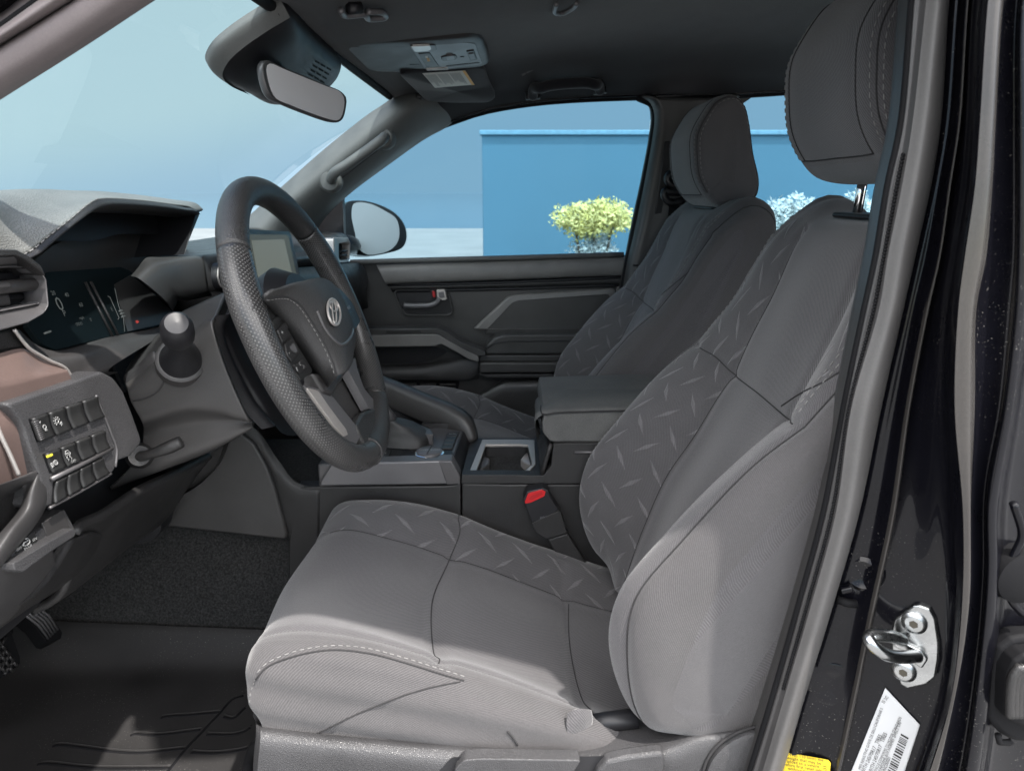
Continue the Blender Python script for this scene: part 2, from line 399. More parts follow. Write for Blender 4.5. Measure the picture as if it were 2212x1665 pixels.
def glassmat(name, tint, refl=.06):
    m = bpy.data.materials.new(name); m.use_nodes = True; t = m.node_tree; N = t.nodes; K = t.links.new; N.remove(N['Principled BSDF'])
    tr = N.new('ShaderNodeBsdfTransparent'); tr.inputs[0].default_value = (*tint, 1); gl = N.new('ShaderNodeBsdfGlossy'); gl.inputs['Roughness'].default_value = .01
    fn = N.new('ShaderNodeFresnel'); fn.inputs[0].default_value = 1.3; sc = N.new('ShaderNodeMath'); sc.operation = 'MULTIPLY'; sc.inputs[1].default_value = .12; K(fn.outputs[0], sc.inputs[0])
    mx_ = N.new('ShaderNodeMixShader'); K(sc.outputs[0], mx_.inputs[0]); K(tr.outputs[0], mx_.inputs[1]); K(gl.outputs[0], mx_.inputs[2]); K(mx_.outputs[0], N['Material Output'].inputs[0])
    return m
def glow(name, col, st):
    m = bpy.data.materials.new(name); m.use_nodes = True; b = m.node_tree.nodes['Principled BSDF']; b.inputs['Base Color'].default_value = (.01, .01, .01, 1)
    b.inputs['Emission Color'].default_value = (*col, 1); b.inputs['Emission Strength'].default_value = st; return m
FAB = (.074, .0705, .074)
M = {}
M['fabric'] = mat('seat cloth', FAB, .92, grain='fabric', gs=120, gb=.5, sheen=.3, var=.08)
M['fabricpat'] = treadplate('tread-plate cloth', (.072, .069, .072), .34)
M['fabrich'] = mat('ribbed side cloth', (.068, .0645, .066), .92, grain='fabric', gs=125, gb=.5, sheen=.3, var=.08)
M['seam'] = mat('dark seam thread', (.026, .025, .026), .9)  # dark thread and joint lines
M['thread'] = mat('grey thread', (.20, .195, .19), .8)
M['plastic'] = mat('dark grained plastic', (.027, .026, .026), .36, grain='leather', gs=620, gb=.35)
M['plasticmid'] = mat('charcoal grained plastic', (.044, .042, .042), .42, grain='noise', gs=1500, gb=.25)
M['plasticlt'] = mat('mid grey dash plastic', (.052, .050, .049), .45, grain='noise', gs=1500, gb=.18)
M['plasticblk'] = mat('black plastic', (.014, .014, .016), .45, grain='noise', gs=1600, gb=.15)
M['plasticdoor'] = mat('door trim plastic', (.050, .049, .048), .38, grain='noise', gs=1500, gb=.2)
M['base'] = mat('grained seat base plastic', (.058, .057, .059), .40, grain='leather', gs=480, gb=.5)
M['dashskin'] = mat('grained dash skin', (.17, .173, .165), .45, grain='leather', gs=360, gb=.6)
M['leather'] = mat('grained black leather', (.042, .041, .041), .33, grain='leather', gs=480, gb=.5)
M['armpad'] = mat('armrest vinyl', (.125, .125, .122), .7, spec=.1, grain='leather', gs=480, gb=.3)
M['perf'] = perforated('perforated leather', (.035, .034, .034))
M['satin'] = mat('satin silver trim', (.46, .43, .405), .34, metal=.4, var=.05)
M['satindark'] = mat('dark satin trim', (.15, .146, .15), .38, metal=.3, var=.06)
M['satingrey'] = mat('grey satin trim', (.105, .101, .103), .38, metal=.35, var=.08)
M['brown'] = mat('bronze brown dash panel', (.125, .088, .078), .36, var=.05)
M['chrome'] = mat('chrome', (.85, .85, .85), .07, metal=1, var=.03)
M['steel'] = mat('zinc plated steel', (.46, .47, .47), .26, metal=1, var=.15, vs=60)
M['paint'] = mat('black paint', (.004, .004, .006), .3, spec=.08, coat=.45, coat_r=.02, dust=.4)
M['rubber'] = mat('grey door seal rubber', (.088, .085, .083), .5, var=.08, grain='noise', gs=1200, gb=.15)
M['rubberblk'] = mat('black rubber', (.009, .009, .010), .65, spec=.12, grain='noise', gs=900, gb=.2)
M['headliner'] = mat('black headliner cloth', (.0075, .0075, .010), .95, grain='noise', gs=1300, gb=.4, sheen=.15)
M['carpet'] = mat('charcoal carpet', (.022, .022, .022), 1, grain='noise', gs=420, gb=1.0, var=.75, vs=260, speck=.5, sps=500)
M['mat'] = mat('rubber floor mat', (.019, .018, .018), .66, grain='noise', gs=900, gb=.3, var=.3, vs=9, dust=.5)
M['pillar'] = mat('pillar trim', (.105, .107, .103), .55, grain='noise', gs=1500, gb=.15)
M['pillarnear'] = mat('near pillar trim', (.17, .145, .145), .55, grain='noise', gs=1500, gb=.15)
M['screen'] = mat('dark display glass', (.005, .008, .009), .4, spec=.06, var=.02, speck=0)
M['button'] = mat('button plastic', (.022, .022, .022), .4, grain='noise', gs=1500, gb=.1)
M['white'] = mat('white ink', (.45, .45, .44), .5, var=.02, speck=0)
M['ink'] = mat('black ink', (.02, .02, .02), .5, var=.02, speck=0)
M['label'] = mat('grey paper label', (.62, .63, .64), .45, var=.04, speck=0)
M['yellow'] = mat('yellow label', (.86, .62, .02), .45, var=.03, speck=0)
M['paper'] = mat('visor label paper', (.66, .64, .58), .6, var=.03, speck=0)
M['orange'] = mat('orange ink', (.75, .42, .12), .6)
M['red'] = mat('red plastic', (.55, .018, .022), .35, var=.05)
M['amber'] = glow('amber tell-tale', (.8, .7, .05), 1.2)
M['redlamp'] = glow('red tell-tale', (1, .12, .1), .25)
M['digit'] = glow('instrument lettering', (.75, .85, .82), .06)
M['lens'] = mat('clear lamp lens', (.75, .72, .68), .1, spec=.8, var=.03)
M['mirror'] = mat('mirror', (.9, .9, .9), .015, metal=1, var=.0, speck=0)
M['glass'] = glassmat('window glass', (.62, .74, .79))
M['windshield'] = glassmat('windshield glass', (.70, .79, .82))
M['ground'] = mat('pale concrete', (.27, .268, .265), .85, grain='noise', gs=40, gb=.3, var=.1, vs=.8)
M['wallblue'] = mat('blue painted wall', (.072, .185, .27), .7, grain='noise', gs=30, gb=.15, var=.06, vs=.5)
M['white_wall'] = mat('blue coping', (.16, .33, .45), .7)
M['hills'] = mat('hazy hills', (.30, .40, .50), 1, var=.06, vs=.02)
M['bark'] = mat('bark', (.10, .08, .06), .9)
M['leafy'] = mat('yellow green leaves', (.62, .58, .22), .7, var=.5, vs=9)
M['leafp'] = mat('pale leaves', (.50, .56, .56), .7, var=.5, vs=9)
M['water'] = mat('calm water', (.10, .18, .25), .06, var=.02)
M['edge'] = mat('pillar edge reflection', (.055, .051, .048), .22, metal=.3, var=.06)  # black pillar edges coloured paler to stand for their reflections
M['doorlt'] = mat('paler door trim and lit bevels', (.17, .163, .155), .42, grain='noise', gs=900, gb=.2)  # paler door plastic; on the insert bevels it stands for light
M['page'] = glow('lit screen page', (.50, .55, .48), .16); M['pageback'] = glow('lit screen', (.30, .34, .30), .12)
M['padskin'] = mat('air bag cover skin', (.055, .054, .054), .55, spec=.25, grain='leather', gs=420, gb=.5)
# ------------------------------------------------------------------ the place outside
def leafball(name, ce, rad, n, m, parent, ls=.05, seed=1):
    rnd = random.Random(seed); vs, fs = [], []
    for i in range(n):
        while True:
            p = Vector((rnd.uniform(-1, 1), rnd.uniform(-1, 1), rnd.uniform(-1, 1)))
            if p.length < 1: break
        p = p*(.55+.45*rnd.random())
        q = Vector(ce)+Vector((p.x*rad[0], p.y*rad[1], p.z*rad[2]+.1*rad[2]*math.sin(5*p.x)))
        a = Vector((rnd.gauss(0, 1), rnd.gauss(0, 1), rnd.gauss(0, 1))).normalized(); b = a.orthogonal().normalized(); s = ls*rnd.uniform(.6, 1.3); k = len(vs)
        vs += [q-a*s, q+b*s*.45, q+a*s, q-b*s*.45]; fs.append((k, k+1, k+2, k+3))
    return mesh(name, vs, fs, m, parent, smooth=False)
g = mesh('ground', [Vector((x, y, 0)) for x, y in ((-60, -40), (60, -40), (60, 30), (-60, 30))], [(0, 1, 2, 3)], M['ground'], smooth=False); tag(g, kind='structure')
# calm water beyond the paved lot, out to the horizon
g2 = mesh('water', [Vector((x, y, -.05)) for x, y in ((-1500, -1500), (1500, -1500), (1500, 1500), (-1500, 1500))], [(0, 1, 2, 3)], M['water'], smooth=False); tag(g2, kind='structure')
# blue wall beyond the far door
wl = thing('garden_wall', 'bright blue painted wall standing beyond the far side window', 'wall', (3.5, 10.2, 0))
xl = pt('M', 1042, 400, Y=10).x; zt = pt('M', 1200, 292, Y=10).z
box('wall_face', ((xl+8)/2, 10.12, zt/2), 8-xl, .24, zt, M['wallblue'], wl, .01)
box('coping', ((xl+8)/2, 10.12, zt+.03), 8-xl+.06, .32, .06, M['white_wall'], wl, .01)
# little yellow-leaved tree and pale bushes in front of it
p = pt('M', 1285, 478, Y=8.5)
t = thing('yellow_shrub', 'yellow green leafy shrub in front of the blue wall', 'shrub', (p.x, 8.5, 0))
leafball('crown', (p.x, 8.5, p.z+.03), (.60, .42, .26), 3200, M['leafy'], t, .032, 2); leafball('lower_crown', (p.x, 8.55, p.z-.42), (.36, .3, .36), 1500, M['leafp'], t, .03, 12)
tubes('stem', [[Vector((p.x+dx*.2, 8.5, 0)), Vector((p.x+dx*.5, 8.5, .5)), Vector((p.x+dx, 8.5, p.z))] for dx in (-.25, 0, .22)], .015, M['bark'], t, samples=8)
for i, (px, py, rw) in enumerate(((1700, 462, .5), (1830, 458, .42))):
    p = pt('M', px, py, Y=8.6)
    lb = ('pale grey green shrub by the blue wall between the two front seats', 'pale shrub by the blue wall behind the driver head restraint post')[i]
    t = thing('pale_shrub', lb, 'shrub', (p.x, 8.6, 0), 'pale shrubs by the blue wall')
    leafball('crown', (p.x, 8.6, p.z-.1), (rw, .4, .36), 3400, M['leafp'], t, .035, 5+i)
    tubes('stem', [[Vector((p.x+dx*.2, 8.6, 0)), Vector((p.x+dx*.5, 8.6, .5)), Vector((p.x+dx, 8.6, p.z-.1))] for dx in (-.2, 0, .2)], .015, M['bark'], t, samples=8)

# ------------------------------------------------------------------ the car's body shell
body = thing('car_body', 'black car body shell seen through the open driver door, black headliner inside', 'car body', (0, 1.24, .3))
r0 = c('M', [(958, 268), (1040, 240), (1140, 222), (1240, 213), (1400, 207), (1560, 205), (1800, 190), (2100, 175), (2600, 160)], Y=1.90)
def mir(P): return [Vector((p.x, 2.48-p.y, p.z)) for p in P]
r1 = [pt('B', 1640, 738, Y=1.845), V(-.05, 1.835, .245), V(.2, 1.83, .272), V(.6, 1.83, .28), V(1.6, 1.83, .27)]
r2 = [pt('B', 1452, 643, Y=1.80), V(-.1, 1.72, .274), V(.2, 1.7, .315), V(.6, 1.7, .325), V(1.6, 1.7, .31)]
r3 = [V(-.295, 1.24, .228), V(-.12, 1.24, .268), V(.2, 1.24, .318), V(.6, 1.24, .35), V(1.6, 1.24, .33)]
HL = patch('headliner', [r0, r1, r2, r3, mir(r2), mir(r1), mir(r0)], M['headliner'], body, k=10, nv=60)
solid(HL, .02, 1)
hl_bv = surf(HL)
# dark header edge along the windshield top
tube('header_trim', [V(-.296, .66, .213), V(-.302, 1.0, .226), V(-.303, 1.24, .228), V(-.30, 1.5, .226), V(-.292, 1.78, .221)], .008, M['rubberblk'], body, samples=20)
# outer roof skin and rails: closes the roof
rt = []
for P in (r0, r1, r2, r3, mir(r2), mir(r1), mir(r0)):
    q = sample(P, 12); q = q+np.array([0, 0, .045]); q[:, 1] += np.sign(q[:, 1]-1.24)*.04*(np.abs(q[:, 1]-1.24) > .5); rt.append([Vector(v) for v in q])
patch('roof_panel', rt, M['paint'], body, k=4, nv=12, t=.004)
for sgn, P in ((1, r0), (-1, mir(r0))):
    q = [Vector(v) for v in sample(P, 30)]
    patch('roof_rail', [[v+Vector((0, sgn*.042, .047)) for v in q], [v+Vector((0, sgn*.05, .015)) for v in q], [v+Vector((0, sgn*.02, -.004)) for v in q], [v+Vector((0, -sgn*.004, -.001)) for v in q]], M['paint'], body, k=4, nv=30, t=.004)
tube('window_seal', [v+Vector((0, .012, -.002)) for v in r0], .008, M['rubberblk'], body, samples=50)
# far front pillar with its grab handle
u1 = c('B', [(1540, 575, 1.83), (1452, 648, 1.80), (1300, 760, 1.81), (1000, 1000, 1.82), (735, 1235, 1.84), (500, 1440, 1.86), (400, 1520, 1.87)], Y=1.8)
u2 = c('B', [(1650, 620, 1.82), (1560, 690, 1.785), (1420, 790, 1.775), (1150, 1010, 1.775), (880, 1240, 1.785), (700, 1400, 1.80), (600, 1500, 1.80)], Y=1.8)
u3 = c('B', [(1780, 690, 1.87), (1690, 750, 1.845), (1560, 850, 1.83), (1300, 1060, 1.83), (1010, 1300, 1.84), (850, 1450, 1.85), (780, 1560, 1.85)], Y=1.8)
u4 = c('B', [(1860, 740, 1.93), (1778, 800, 1.905), (1640, 872, 1.90), (1400, 1040, 1.90), (1120, 1252, 1.90), (960, 1420, 1.90), (900, 1560, 1.90)], Y=1.8)
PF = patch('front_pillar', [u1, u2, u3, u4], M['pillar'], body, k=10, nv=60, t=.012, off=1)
pf_bv = surf(PF)
tube('pillar_seal', [v+Vector((0, .006, .003)) for v in u1], .006, M['rubberblk'], PF, samples=40)
tube('pillar_joint', on(pf_bv, 'B', [(1455, 652), (1500, 675), (1560, 708), (1640, 745), (1710, 775), (1775, 802)], .0012), .0025, M['rubberblk'], PF)
# grab handle: thing of its own
gh = thing('grab_handle', 'slim grey grab handle on the far front pillar beside the windshield', 'grab handle', pt('B', 1200, 1040, Y=1.76))
tube('grip', c('B', [(1040, 1165, 1.765), (1065, 1120, 1.735), (1150, 1065, 1.725), (1290, 965, 1.725), (1370, 905, 1.735), (1385, 890, 1.765)], Y=1.75), .0125, M['pillar'], gh, n=14, samples=40)
for q in ((1382, 895), (1036, 1175)):
    a = pt('B', q[0], q[1], Y=1.778); lathe('end_cap', [a+Vector((0, .012, 0)), a+Vector((0, -.004, 0)), a+Vector((0, -.012, 0)), a+Vector((0, -.014, 0))], [.028, .027, .021, .005] if q[0] > 1200 else [.029, .028, .021, .005], M['pillar'], gh)
rec = c('B', [(1075, 1120), (1300, 945), (1340, 950), (1345, 975), (1110, 1160), (1085, 1160)], Y=1.786)
prism('recess', rc(rec, .3), (0, .02, 0), M['plasticblk'], gh, .002)
# near front pillar: mirrored run, top left of the view
n1 = c('N', [(-2142, 2198), (-900, 1395), (20, 800), (640, 410), (1240, 15), (1800, -345), (2600, -900)], Y=.665)
n2 = c('N', [(-2142, 2083), (-900, 1300), (20, 720), (560, 380), (1100, 10), (1700, -380), (2450, -930)], Y=.648)
n3 = c('N', [(-2115, 1906), (-900, 1150), (0, 590), (450, 310), (880, 20), (1500, -390), (2300, -960)], Y=.635)
n4 = c('N', [(-2115, 1724), (-900, 975), (0, 420), (350, 205), (660, 0), (1300, -420), (2100, -990)], Y=.632)
n5 = c('N', [(-2115, 1679), (-900, 930), (0, 375), (330, 170), (610, -5), (1250, -430), (2050, -1000)], Y=.640)
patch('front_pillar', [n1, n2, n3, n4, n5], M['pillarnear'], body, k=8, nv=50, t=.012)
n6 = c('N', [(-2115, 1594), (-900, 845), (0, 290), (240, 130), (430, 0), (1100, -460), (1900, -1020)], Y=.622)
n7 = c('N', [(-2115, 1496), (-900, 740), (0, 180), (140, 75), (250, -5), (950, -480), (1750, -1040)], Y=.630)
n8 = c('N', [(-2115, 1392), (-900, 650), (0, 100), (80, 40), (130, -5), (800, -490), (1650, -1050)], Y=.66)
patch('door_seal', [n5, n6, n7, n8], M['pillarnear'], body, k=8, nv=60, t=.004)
for q in range(2): pass
zz = [Vector(v) for v in sample([(a*.35+b*.65) for a, b in zip(n6, n7)], 260)]
tubes('seal_rib', [[zz[i], zz[i]+(zz[i+1]-zz[i])*.5+Vector((0, -.002, .0))] for i in range(60, 200)], .0022, M['rubberblk'], body, n=5)
# outer A-pillar skin beyond the seal so that the pillar is solid
n9 = c('N', [(-2115, 975), (-900, 300), (0, -200), (80, -250), (130, -290), (800, -760), (1650, -1300)], Y=.61)
patch('pillar_skin', [n8, n9], M['paint'], body, k=6, nv=40, t=.004)
# windshield
ws = [c('B', [(1452, 648, 1.80), (1000, 1000, 1.82), (735, 1235, 1.84), (500, 1440, 1.86)], Y=1.8)]
A_, B_ = Vector(ws[0][0]), Vector(ws[0][-1])
lo = B_+(B_-A_)*.35
grid = []
for s in np.linspace(0, 1, 9):
    y0 = A_.y+(2.48-2*A_.y)*s; y1 = lo.y+(2.48-2*lo.y)*s; bow = .03*(1-(2*s-1)**2)
    grid.append([Vector((A_.x-bow*.3-.004, y0, A_.z+bow*.12+.004)), Vector(((A_.x+lo.x)/2-bow, (y0+y1)/2, (A_.z+lo.z)/2+.03)), Vector((lo.x-bow*1.6, y1, lo.z))])
wsd = patch('windshield', grid, M['windshield'], body, k=3, nv=12)
# far door window glass is part of the door; cowl panel, bulkhead, floor and rear close the cabin
mesh('cowl_panel', [V(-.93, .5, -.21), V(-.93, 1.98, -.21), V(-1.75, 1.98, -.30), V(-1.75, .5, -.30)], [(0, 1, 2, 3)], M['paint'], body)
for sgn in (1, -1):
    yy = lambda y: 1.24+sgn*(y-1.24)
    mesh('fender_panel', [V(-.6, yy(1.96), -.16), V(-1.75, yy(1.99), -.26), V(-1.75, yy(1.99), -.9), V(-.78, yy(1.96), -.9)], [(0, 1, 2, 3)], M['paint'], body)
mesh('bulkhead', [V(-1.08, .62, -.15), V(-1.08, 1.9, -.15), V(-1.05, 1.9, -.84), V(-1.05, .62, -.84)], [(0, 1, 2, 3)], M['carpet'], body)
prism('kick_trim', [V(-1.05, 1.90, -.16), V(-.56, 1.90, -.2), V(-.50, 1.90, -.3), V(-.52, 1.90, -.84), V(-1.05, 1.90, -.84)], (0, .05, 0), M['plasticdoor'], body, .01)
mesh('rear_panel', [V(1.62, .55, .33), V(1.62, 1.93, .33), V(1.5, 1.93, -.84), V(1.5, .55, -.84)], [(0, 1, 2, 3)], M['headliner'], body)
fl = patch('carpet', [[V(x, y, z) for x in (-1.06, -.6, 0, .6, 1.5)] for y, z in ((.60, -.80), (.64, -.815), (.9, -.815), (1.02, -.812), (1.07, -.785), (1.085, -.74), (1.10, -.66), (1.14, -.60), (1.16, -.52), (1.2, -.50), (1.38, -.50), (1.385, -.62), (1.395, -.75), (1.43, -.80), (1.85, -.81), (1.9, -.78))], M['carpet'], body, k=4, nv=40)
box('door_sill', (.15, .585, CZ-.80), 2.6, .07, .10, M['paint'], body, .012)
# far centre pillar with belt
bp1 = c('C', [(1890, 190), (1985, 240), (2003, 320), (1990, 450), (1940, 720), (1880, 1000), (1800, 1420), (1760, 1640)], Y=1.915)
bp2 = c('C', [(2010, 185), (2055, 240), (2065, 330), (2050, 460), (2005, 720), (1950, 1000), (1880, 1300), (1840, 1640)], Y=1.875)
bp3 = c('C', [(2090, 190), (2110, 260), (2120, 340), (2110, 470), (2075, 720), (2020, 1000), (1960, 1300), (1930, 1640)], Y=1.87)
bp4 = c('C', [(2520, 190), (2440, 260), (2380, 340), (2340, 470), (2330, 720), (2330, 1000), (2350, 1300), (2400, 1640)], Y=1.87)
bp5 = c('C', [(2600, 180), (2500, 260), (2420, 340), (2370, 470), (2360, 720), (2360, 1000), (2380, 1300), (2430, 1640)], Y=1.92)
cpl = patch('centre_pillar', [bp1, bp2, bp3, bp4, bp5], M['plasticdoor'], body, k=6, nv=60, t=.01, off=1)
tube('door_seal', [v+Vector((.012, -.01, 0)) for v in bp1], .011, M['rubberblk'], cpl, samples=60)
prism('belt_slot', c('C', [(2095, 475), (2165, 470), (2130, 945), (2030, 945)], Y=1.868), (0, .01, 0), M['plasticblk'], cpl, .003)
tube('pillar_joint', c('C', [(1890, 1278), (1960, 1280), (2100, 1283)], Y=1.868), .0022, M['rubberblk'], cpl)
blt = thing('seat_belt', 'black seat belt with its upper guide on the far centre pillar', 'seat belt', pt('C', 2140, 1100, Y=1.8))
prism('webbing', c('C', [(2130, 850), (2195, 845), (2150, 1150), (2090, 1300), (2075, 1300)], Y=1.83), (0, .0016, 0), M['rubberblk'], blt)
tube('belt_guide', c('C', [(2200, 680), (2130, 690), (2115, 720), (2150, 760), (2215, 770), (2240, 790)], Y=1.835), .011, M['plasticblk'], blt, samples=20)
tube('belt_guide', c('C', [(2215, 800), (2120, 800), (2105, 790), (2090, 820), (2130, 870), (2215, 860)], Y=1.83), .010, M['plasticblk'], blt, samples=20)
# far rear door: sill and frame behind the seats
rd = thing('rear_door', 'far rear door with its window, seen between the front seats', 'door', V(1.0, 1.95, -.8))
o_ = c('M', [(1480, 150), (1900, 120), (2500, 120), (2700, 700), (2500, 1000), (1480, 1000)], Y=1.93)
i_ = c('M', [(1590, 235), (1640, 200), (2350, 175), (2450, 520), (2400, 560), (1500, 560)], Y=1.93)
frame('door_panel', rc(o_, .08), rc(i_, .12), (0, .05, 0), M['plasticdoor'], rd, .004)
prism('window_glass', rc(i_, .12), (0, .004, 0), M['glass'], rd)

# ------------------------------------------------------------------ far front door
D0 = 1.955
fd = thing('front_door', 'passenger front door with charcoal trim panel, closed, window up', 'door', V(-.1, D0, -.8))
pan = c('C', [(-120, 1262), (60, 1257), (900, 1232), (1835, 1208), (1850, 1225), (1800, 1480), (1740, 1800), (1700, 2600), (-500, 2600), (-420, 1700), (-200, 1330)], Y=D0)
dp = prism('door_panel', pan, (0, .04, 0), M['plasticdoor'], fd, .004)
gl = c('C', [(-10, 820), (200, 640), (500, 450), (800, 310), (1200, 215), (1500, 185), (1880, 170), (2010, 250), (1990, 460), (1850, 1210), (1835, 1225), (-10, 1270)], Y=1.935)
prism('window_glass', gl, (0, .004, 0), M['glass'], fd)
tube('window_rail', c('C', [(60, 1258), (500, 1245), (1000, 1232), (1830, 1208)], Y=D0-.022), .0075, M['pillar'], fd, samples=20)
patch('upper_trim', [c('C', [(225, 1272), (900, 1250), (1845, 1217)], Y=D0-.018), c('C', [(240, 1300), (900, 1275), (1843, 1240)], Y=D0-.032), c('C', [(285, 1390), (900, 1370), (1832, 1335)], Y=D0-.032), c('C', [(295, 1400), (900, 1378), (1830, 1343)], Y=D0-.01)], M['doorlt'], fd, k=6, nv=30)
tube('trim_groove', c('C', [(300, 1402), (900, 1392), (1830, 1352)], Y=D0-.012), .005, M['plasticblk'], fd, samples=20)
patch('middle_rail', [c('C', [(310, 1408), (900, 1396), (1828, 1356)], Y=D0-.006), c('C', [(312, 1416), (900, 1404), (1828, 1368)], Y=D0-.020), c('C', [(322, 1432), (900, 1420), (1826, 1392)], Y=D0-.016), c('C', [(330, 1438), (900, 1426), (1826, 1400)], Y=D0)], M['plasticdoor'], fd, k=5, nv=30)
tube('trim_groove', c('C', [(330, 1442), (720, 1436), (1090, 1428), (1826, 1404)], Y=D0-.004), .005, M['plasticblk'], fd, samples=20)
# door pull bezel + handle
bz_o = rc(c('C', [(335, 1432), (672, 1424), (705, 1470), (728, 1560), (720, 1592), (690, 1602), (425, 1602), (385, 1570)], Y=D0), .25)
bz_i = rc(c('C', [(350, 1440), (664, 1432), (694, 1475), (716, 1560), (710, 1580), (685, 1588), (432, 1588), (398, 1560)], Y=D0), .25)
frame('handle_bezel', bz_o, bz_i, (0, -.012, 0), M['plasticdoor'], fd, .002)
prism('handle_recess', bz_i, (0, -.002, 0), M['plasticblk'], fd)
hd = tube('door_handle', c('C', [(405, 1536), (470, 1540), (590, 1532), (622, 1515), (640, 1490)], Y=D0-.022), .0085, M['satindark'], fd, samples=24, n=12)
prism('handle_block', rc(c('C', [(615, 1434), (672, 1432), (684, 1496), (672, 1503), (622, 1506)], Y=D0-.024), .2), (0, .014, 0), M['satin'], hd, .003)
prism('handle_cup', rc(c('C', [(628, 1450), (664, 1448), (672, 1488), (634, 1490)], Y=D0-.0248), .25), (0, .004, 0), M['satindark'], hd, .002)
prism('lock_knob', rc(c('C', [(588, 1445), (606, 1443), (610, 1483), (594, 1485)], Y=D0-.016), .2), (0, .008, 0), M['red'], hd, .0015)
prism('lock_surround', rc(c('C', [(575, 1440), (616, 1436), (620, 1494), (590, 1497)], Y=D0-.010), .2), (0, .006, 0), M['plasticblk'], hd, .002)
# raised insert: trapezoid, its bevel coloured paler for the light on it
ins_o = [(860, 1680), (1078, 1478), (1128, 1462), (1760, 1424), (1775, 1440), (1748, 1655), (1700, 1690)]
ins_i = [(945, 1690), (1105, 1522), (1140, 1505), (1735, 1462), (1740, 1480), (1722, 1640), (1700, 1700)]
A1, A2 = c('C', ins_o, Y=D0-.001), c('C', ins_i, Y=D0-.016)
frame('insert_border', A1, A2, (0, .002, 0), M['doorlt'], fd)
patch('insert_edge', [[v for v in A1]+[A1[0]], [v+Vector((0, -.012, 0)) for v in A1]+[A1[0]+Vector((0, -.012, 0))], [v for v in A2]+[A2[0]]], M['doorlt'], fd, k=3, nv=80, lin_v=True, lin_u=True)
prism('insert_panel', c('C', ins_i[:5]+[(1720, 1660), (1700, 1720), (930, 1720)], Y=D0-.014), (0, .012, 0), M['plasticdoor'], fd, .002)
prism('rear_strip', c('C', [(1790, 1416), (1824, 1412), (1790, 1700), (1735, 1700)], Y=D0-.012), (0, .012, 0), M['doorlt'], fd, .002)
# arm rest
pad = rc(c('H', [(1090, 288), (1092, 232), (1140, 188), (1200, 168), (2000, 160), (2000, 288)], Y=D0-.085), .25)
prism('arm_rest', pad, (0, .08, 0), M['plasticdoor'], fd, .008)
tube('arm_rest_seam', c('H', [(1098, 250), (1140, 222), (1200, 212), (2000, 205)], Y=D0-.0865), .0014, M['plasticblk'], fd, samples=20)
prism('arm_ledge', c('H', [(1046, 298), (1092, 292), (2000, 288), (2000, 330), (1046, 334)], Y=D0-.082), (0, .08, 0), M['plasticdoor'], fd, .004)
prism('arm_ledge', c('H', [(1048, 338), (2000, 335), (2000, 400), (1052, 402)], Y=D0-.09), (0, .09, 0), M['plasticlt'], fd, .005)
prism('arm_ledge', c('H', [(1046, 408), (2000, 404), (2000, 430), (1100, 432)], Y=D0-.075), (0, .07, 0), M['plasticdoor'], fd, .003)
# pull bar running forward from the arm rest
bar = [(300, 172), (795, 166), (860, 205), (960, 262), (1045, 300), (1045, 334), (985, 318), (900, 268), (815, 222), (780, 238), (300, 244)]
prism('pull_bar', rc(c('H', bar, Y=D0-.10), .2), (0, .035, 0), M['doorlt'], fd, .008)
prism('pull_bar_top', rc(c('H', [(300, 134), (800, 130), (850, 150), (935, 212), (1085, 270), (1088, 292), (1046, 298), (930, 250), (840, 190), (795, 166), (300, 170)], Y=D0-.095), .15), (0, .05, 0), M['plasticdoor'], fd, .004)
prism('window_switches', rc(c('H', [(480, 140), (690, 136), (700, 156), (480, 160)], Y=D0-.0965), .3), (0, .004, 0), M['button'], fd, .001)
prism('pull_pocket', rc(c('H', [(300, 246), (790, 240), (860, 270), (780, 318), (680, 340), (300, 346)], Y=D0-.006), .2), (0, .004, 0), M['plasticblk'], fd)
patch('lower_roll', [c('H', [(300, 348), (680, 345), (790, 325), (850, 272)], Y=D0-.006), c('H', [(300, 380), (700, 375), (860, 350), (1030, 318)], Y=D0-.03), c('H', [(300, 435), (700, 435), (1000, 428), (1040, 390)], Y=D0-.034), c('H', [(300, 448), (700, 446), (1020, 440), (1042, 432)], Y=D0-.008)], M['plasticdoor'], fd, k=6, nv=30)
prism('speaker_field', rc(c('H', [(300, 452), (930, 448), (900, 600), (860, 640), (300, 640)], Y=D0-.004), .1), (0, .003, 0), M['rubberblk'], fd)
bars = []
for j, y in enumerate((472, 497, 522, 547, 572)):
    for x0, x1 in ((420, 545), (560, 665), (688, 785), (808, 905)):
        a, b2 = pt('H', x0, y, Y=D0-.008), pt('H', x1, y-2, Y=D0-.008); bars.append([a, b2])
tubes('speaker_grille', bars, .0042, M['plasticlt'], fd, n=6)
patch('map_pocket', [c('H', [(1060, 520), (1200, 450), (1300, 442), (2000, 436)], Y=D0-.05), c('H', [(1060, 540), (1200, 470), (1300, 462), (2000, 456)], Y=D0-.075), c('H', [(1100, 720), (1200, 700), (1300, 700), (2000, 700)], Y=D0-.07)], M['plasticdoor'], fd, k=6, nv=30)
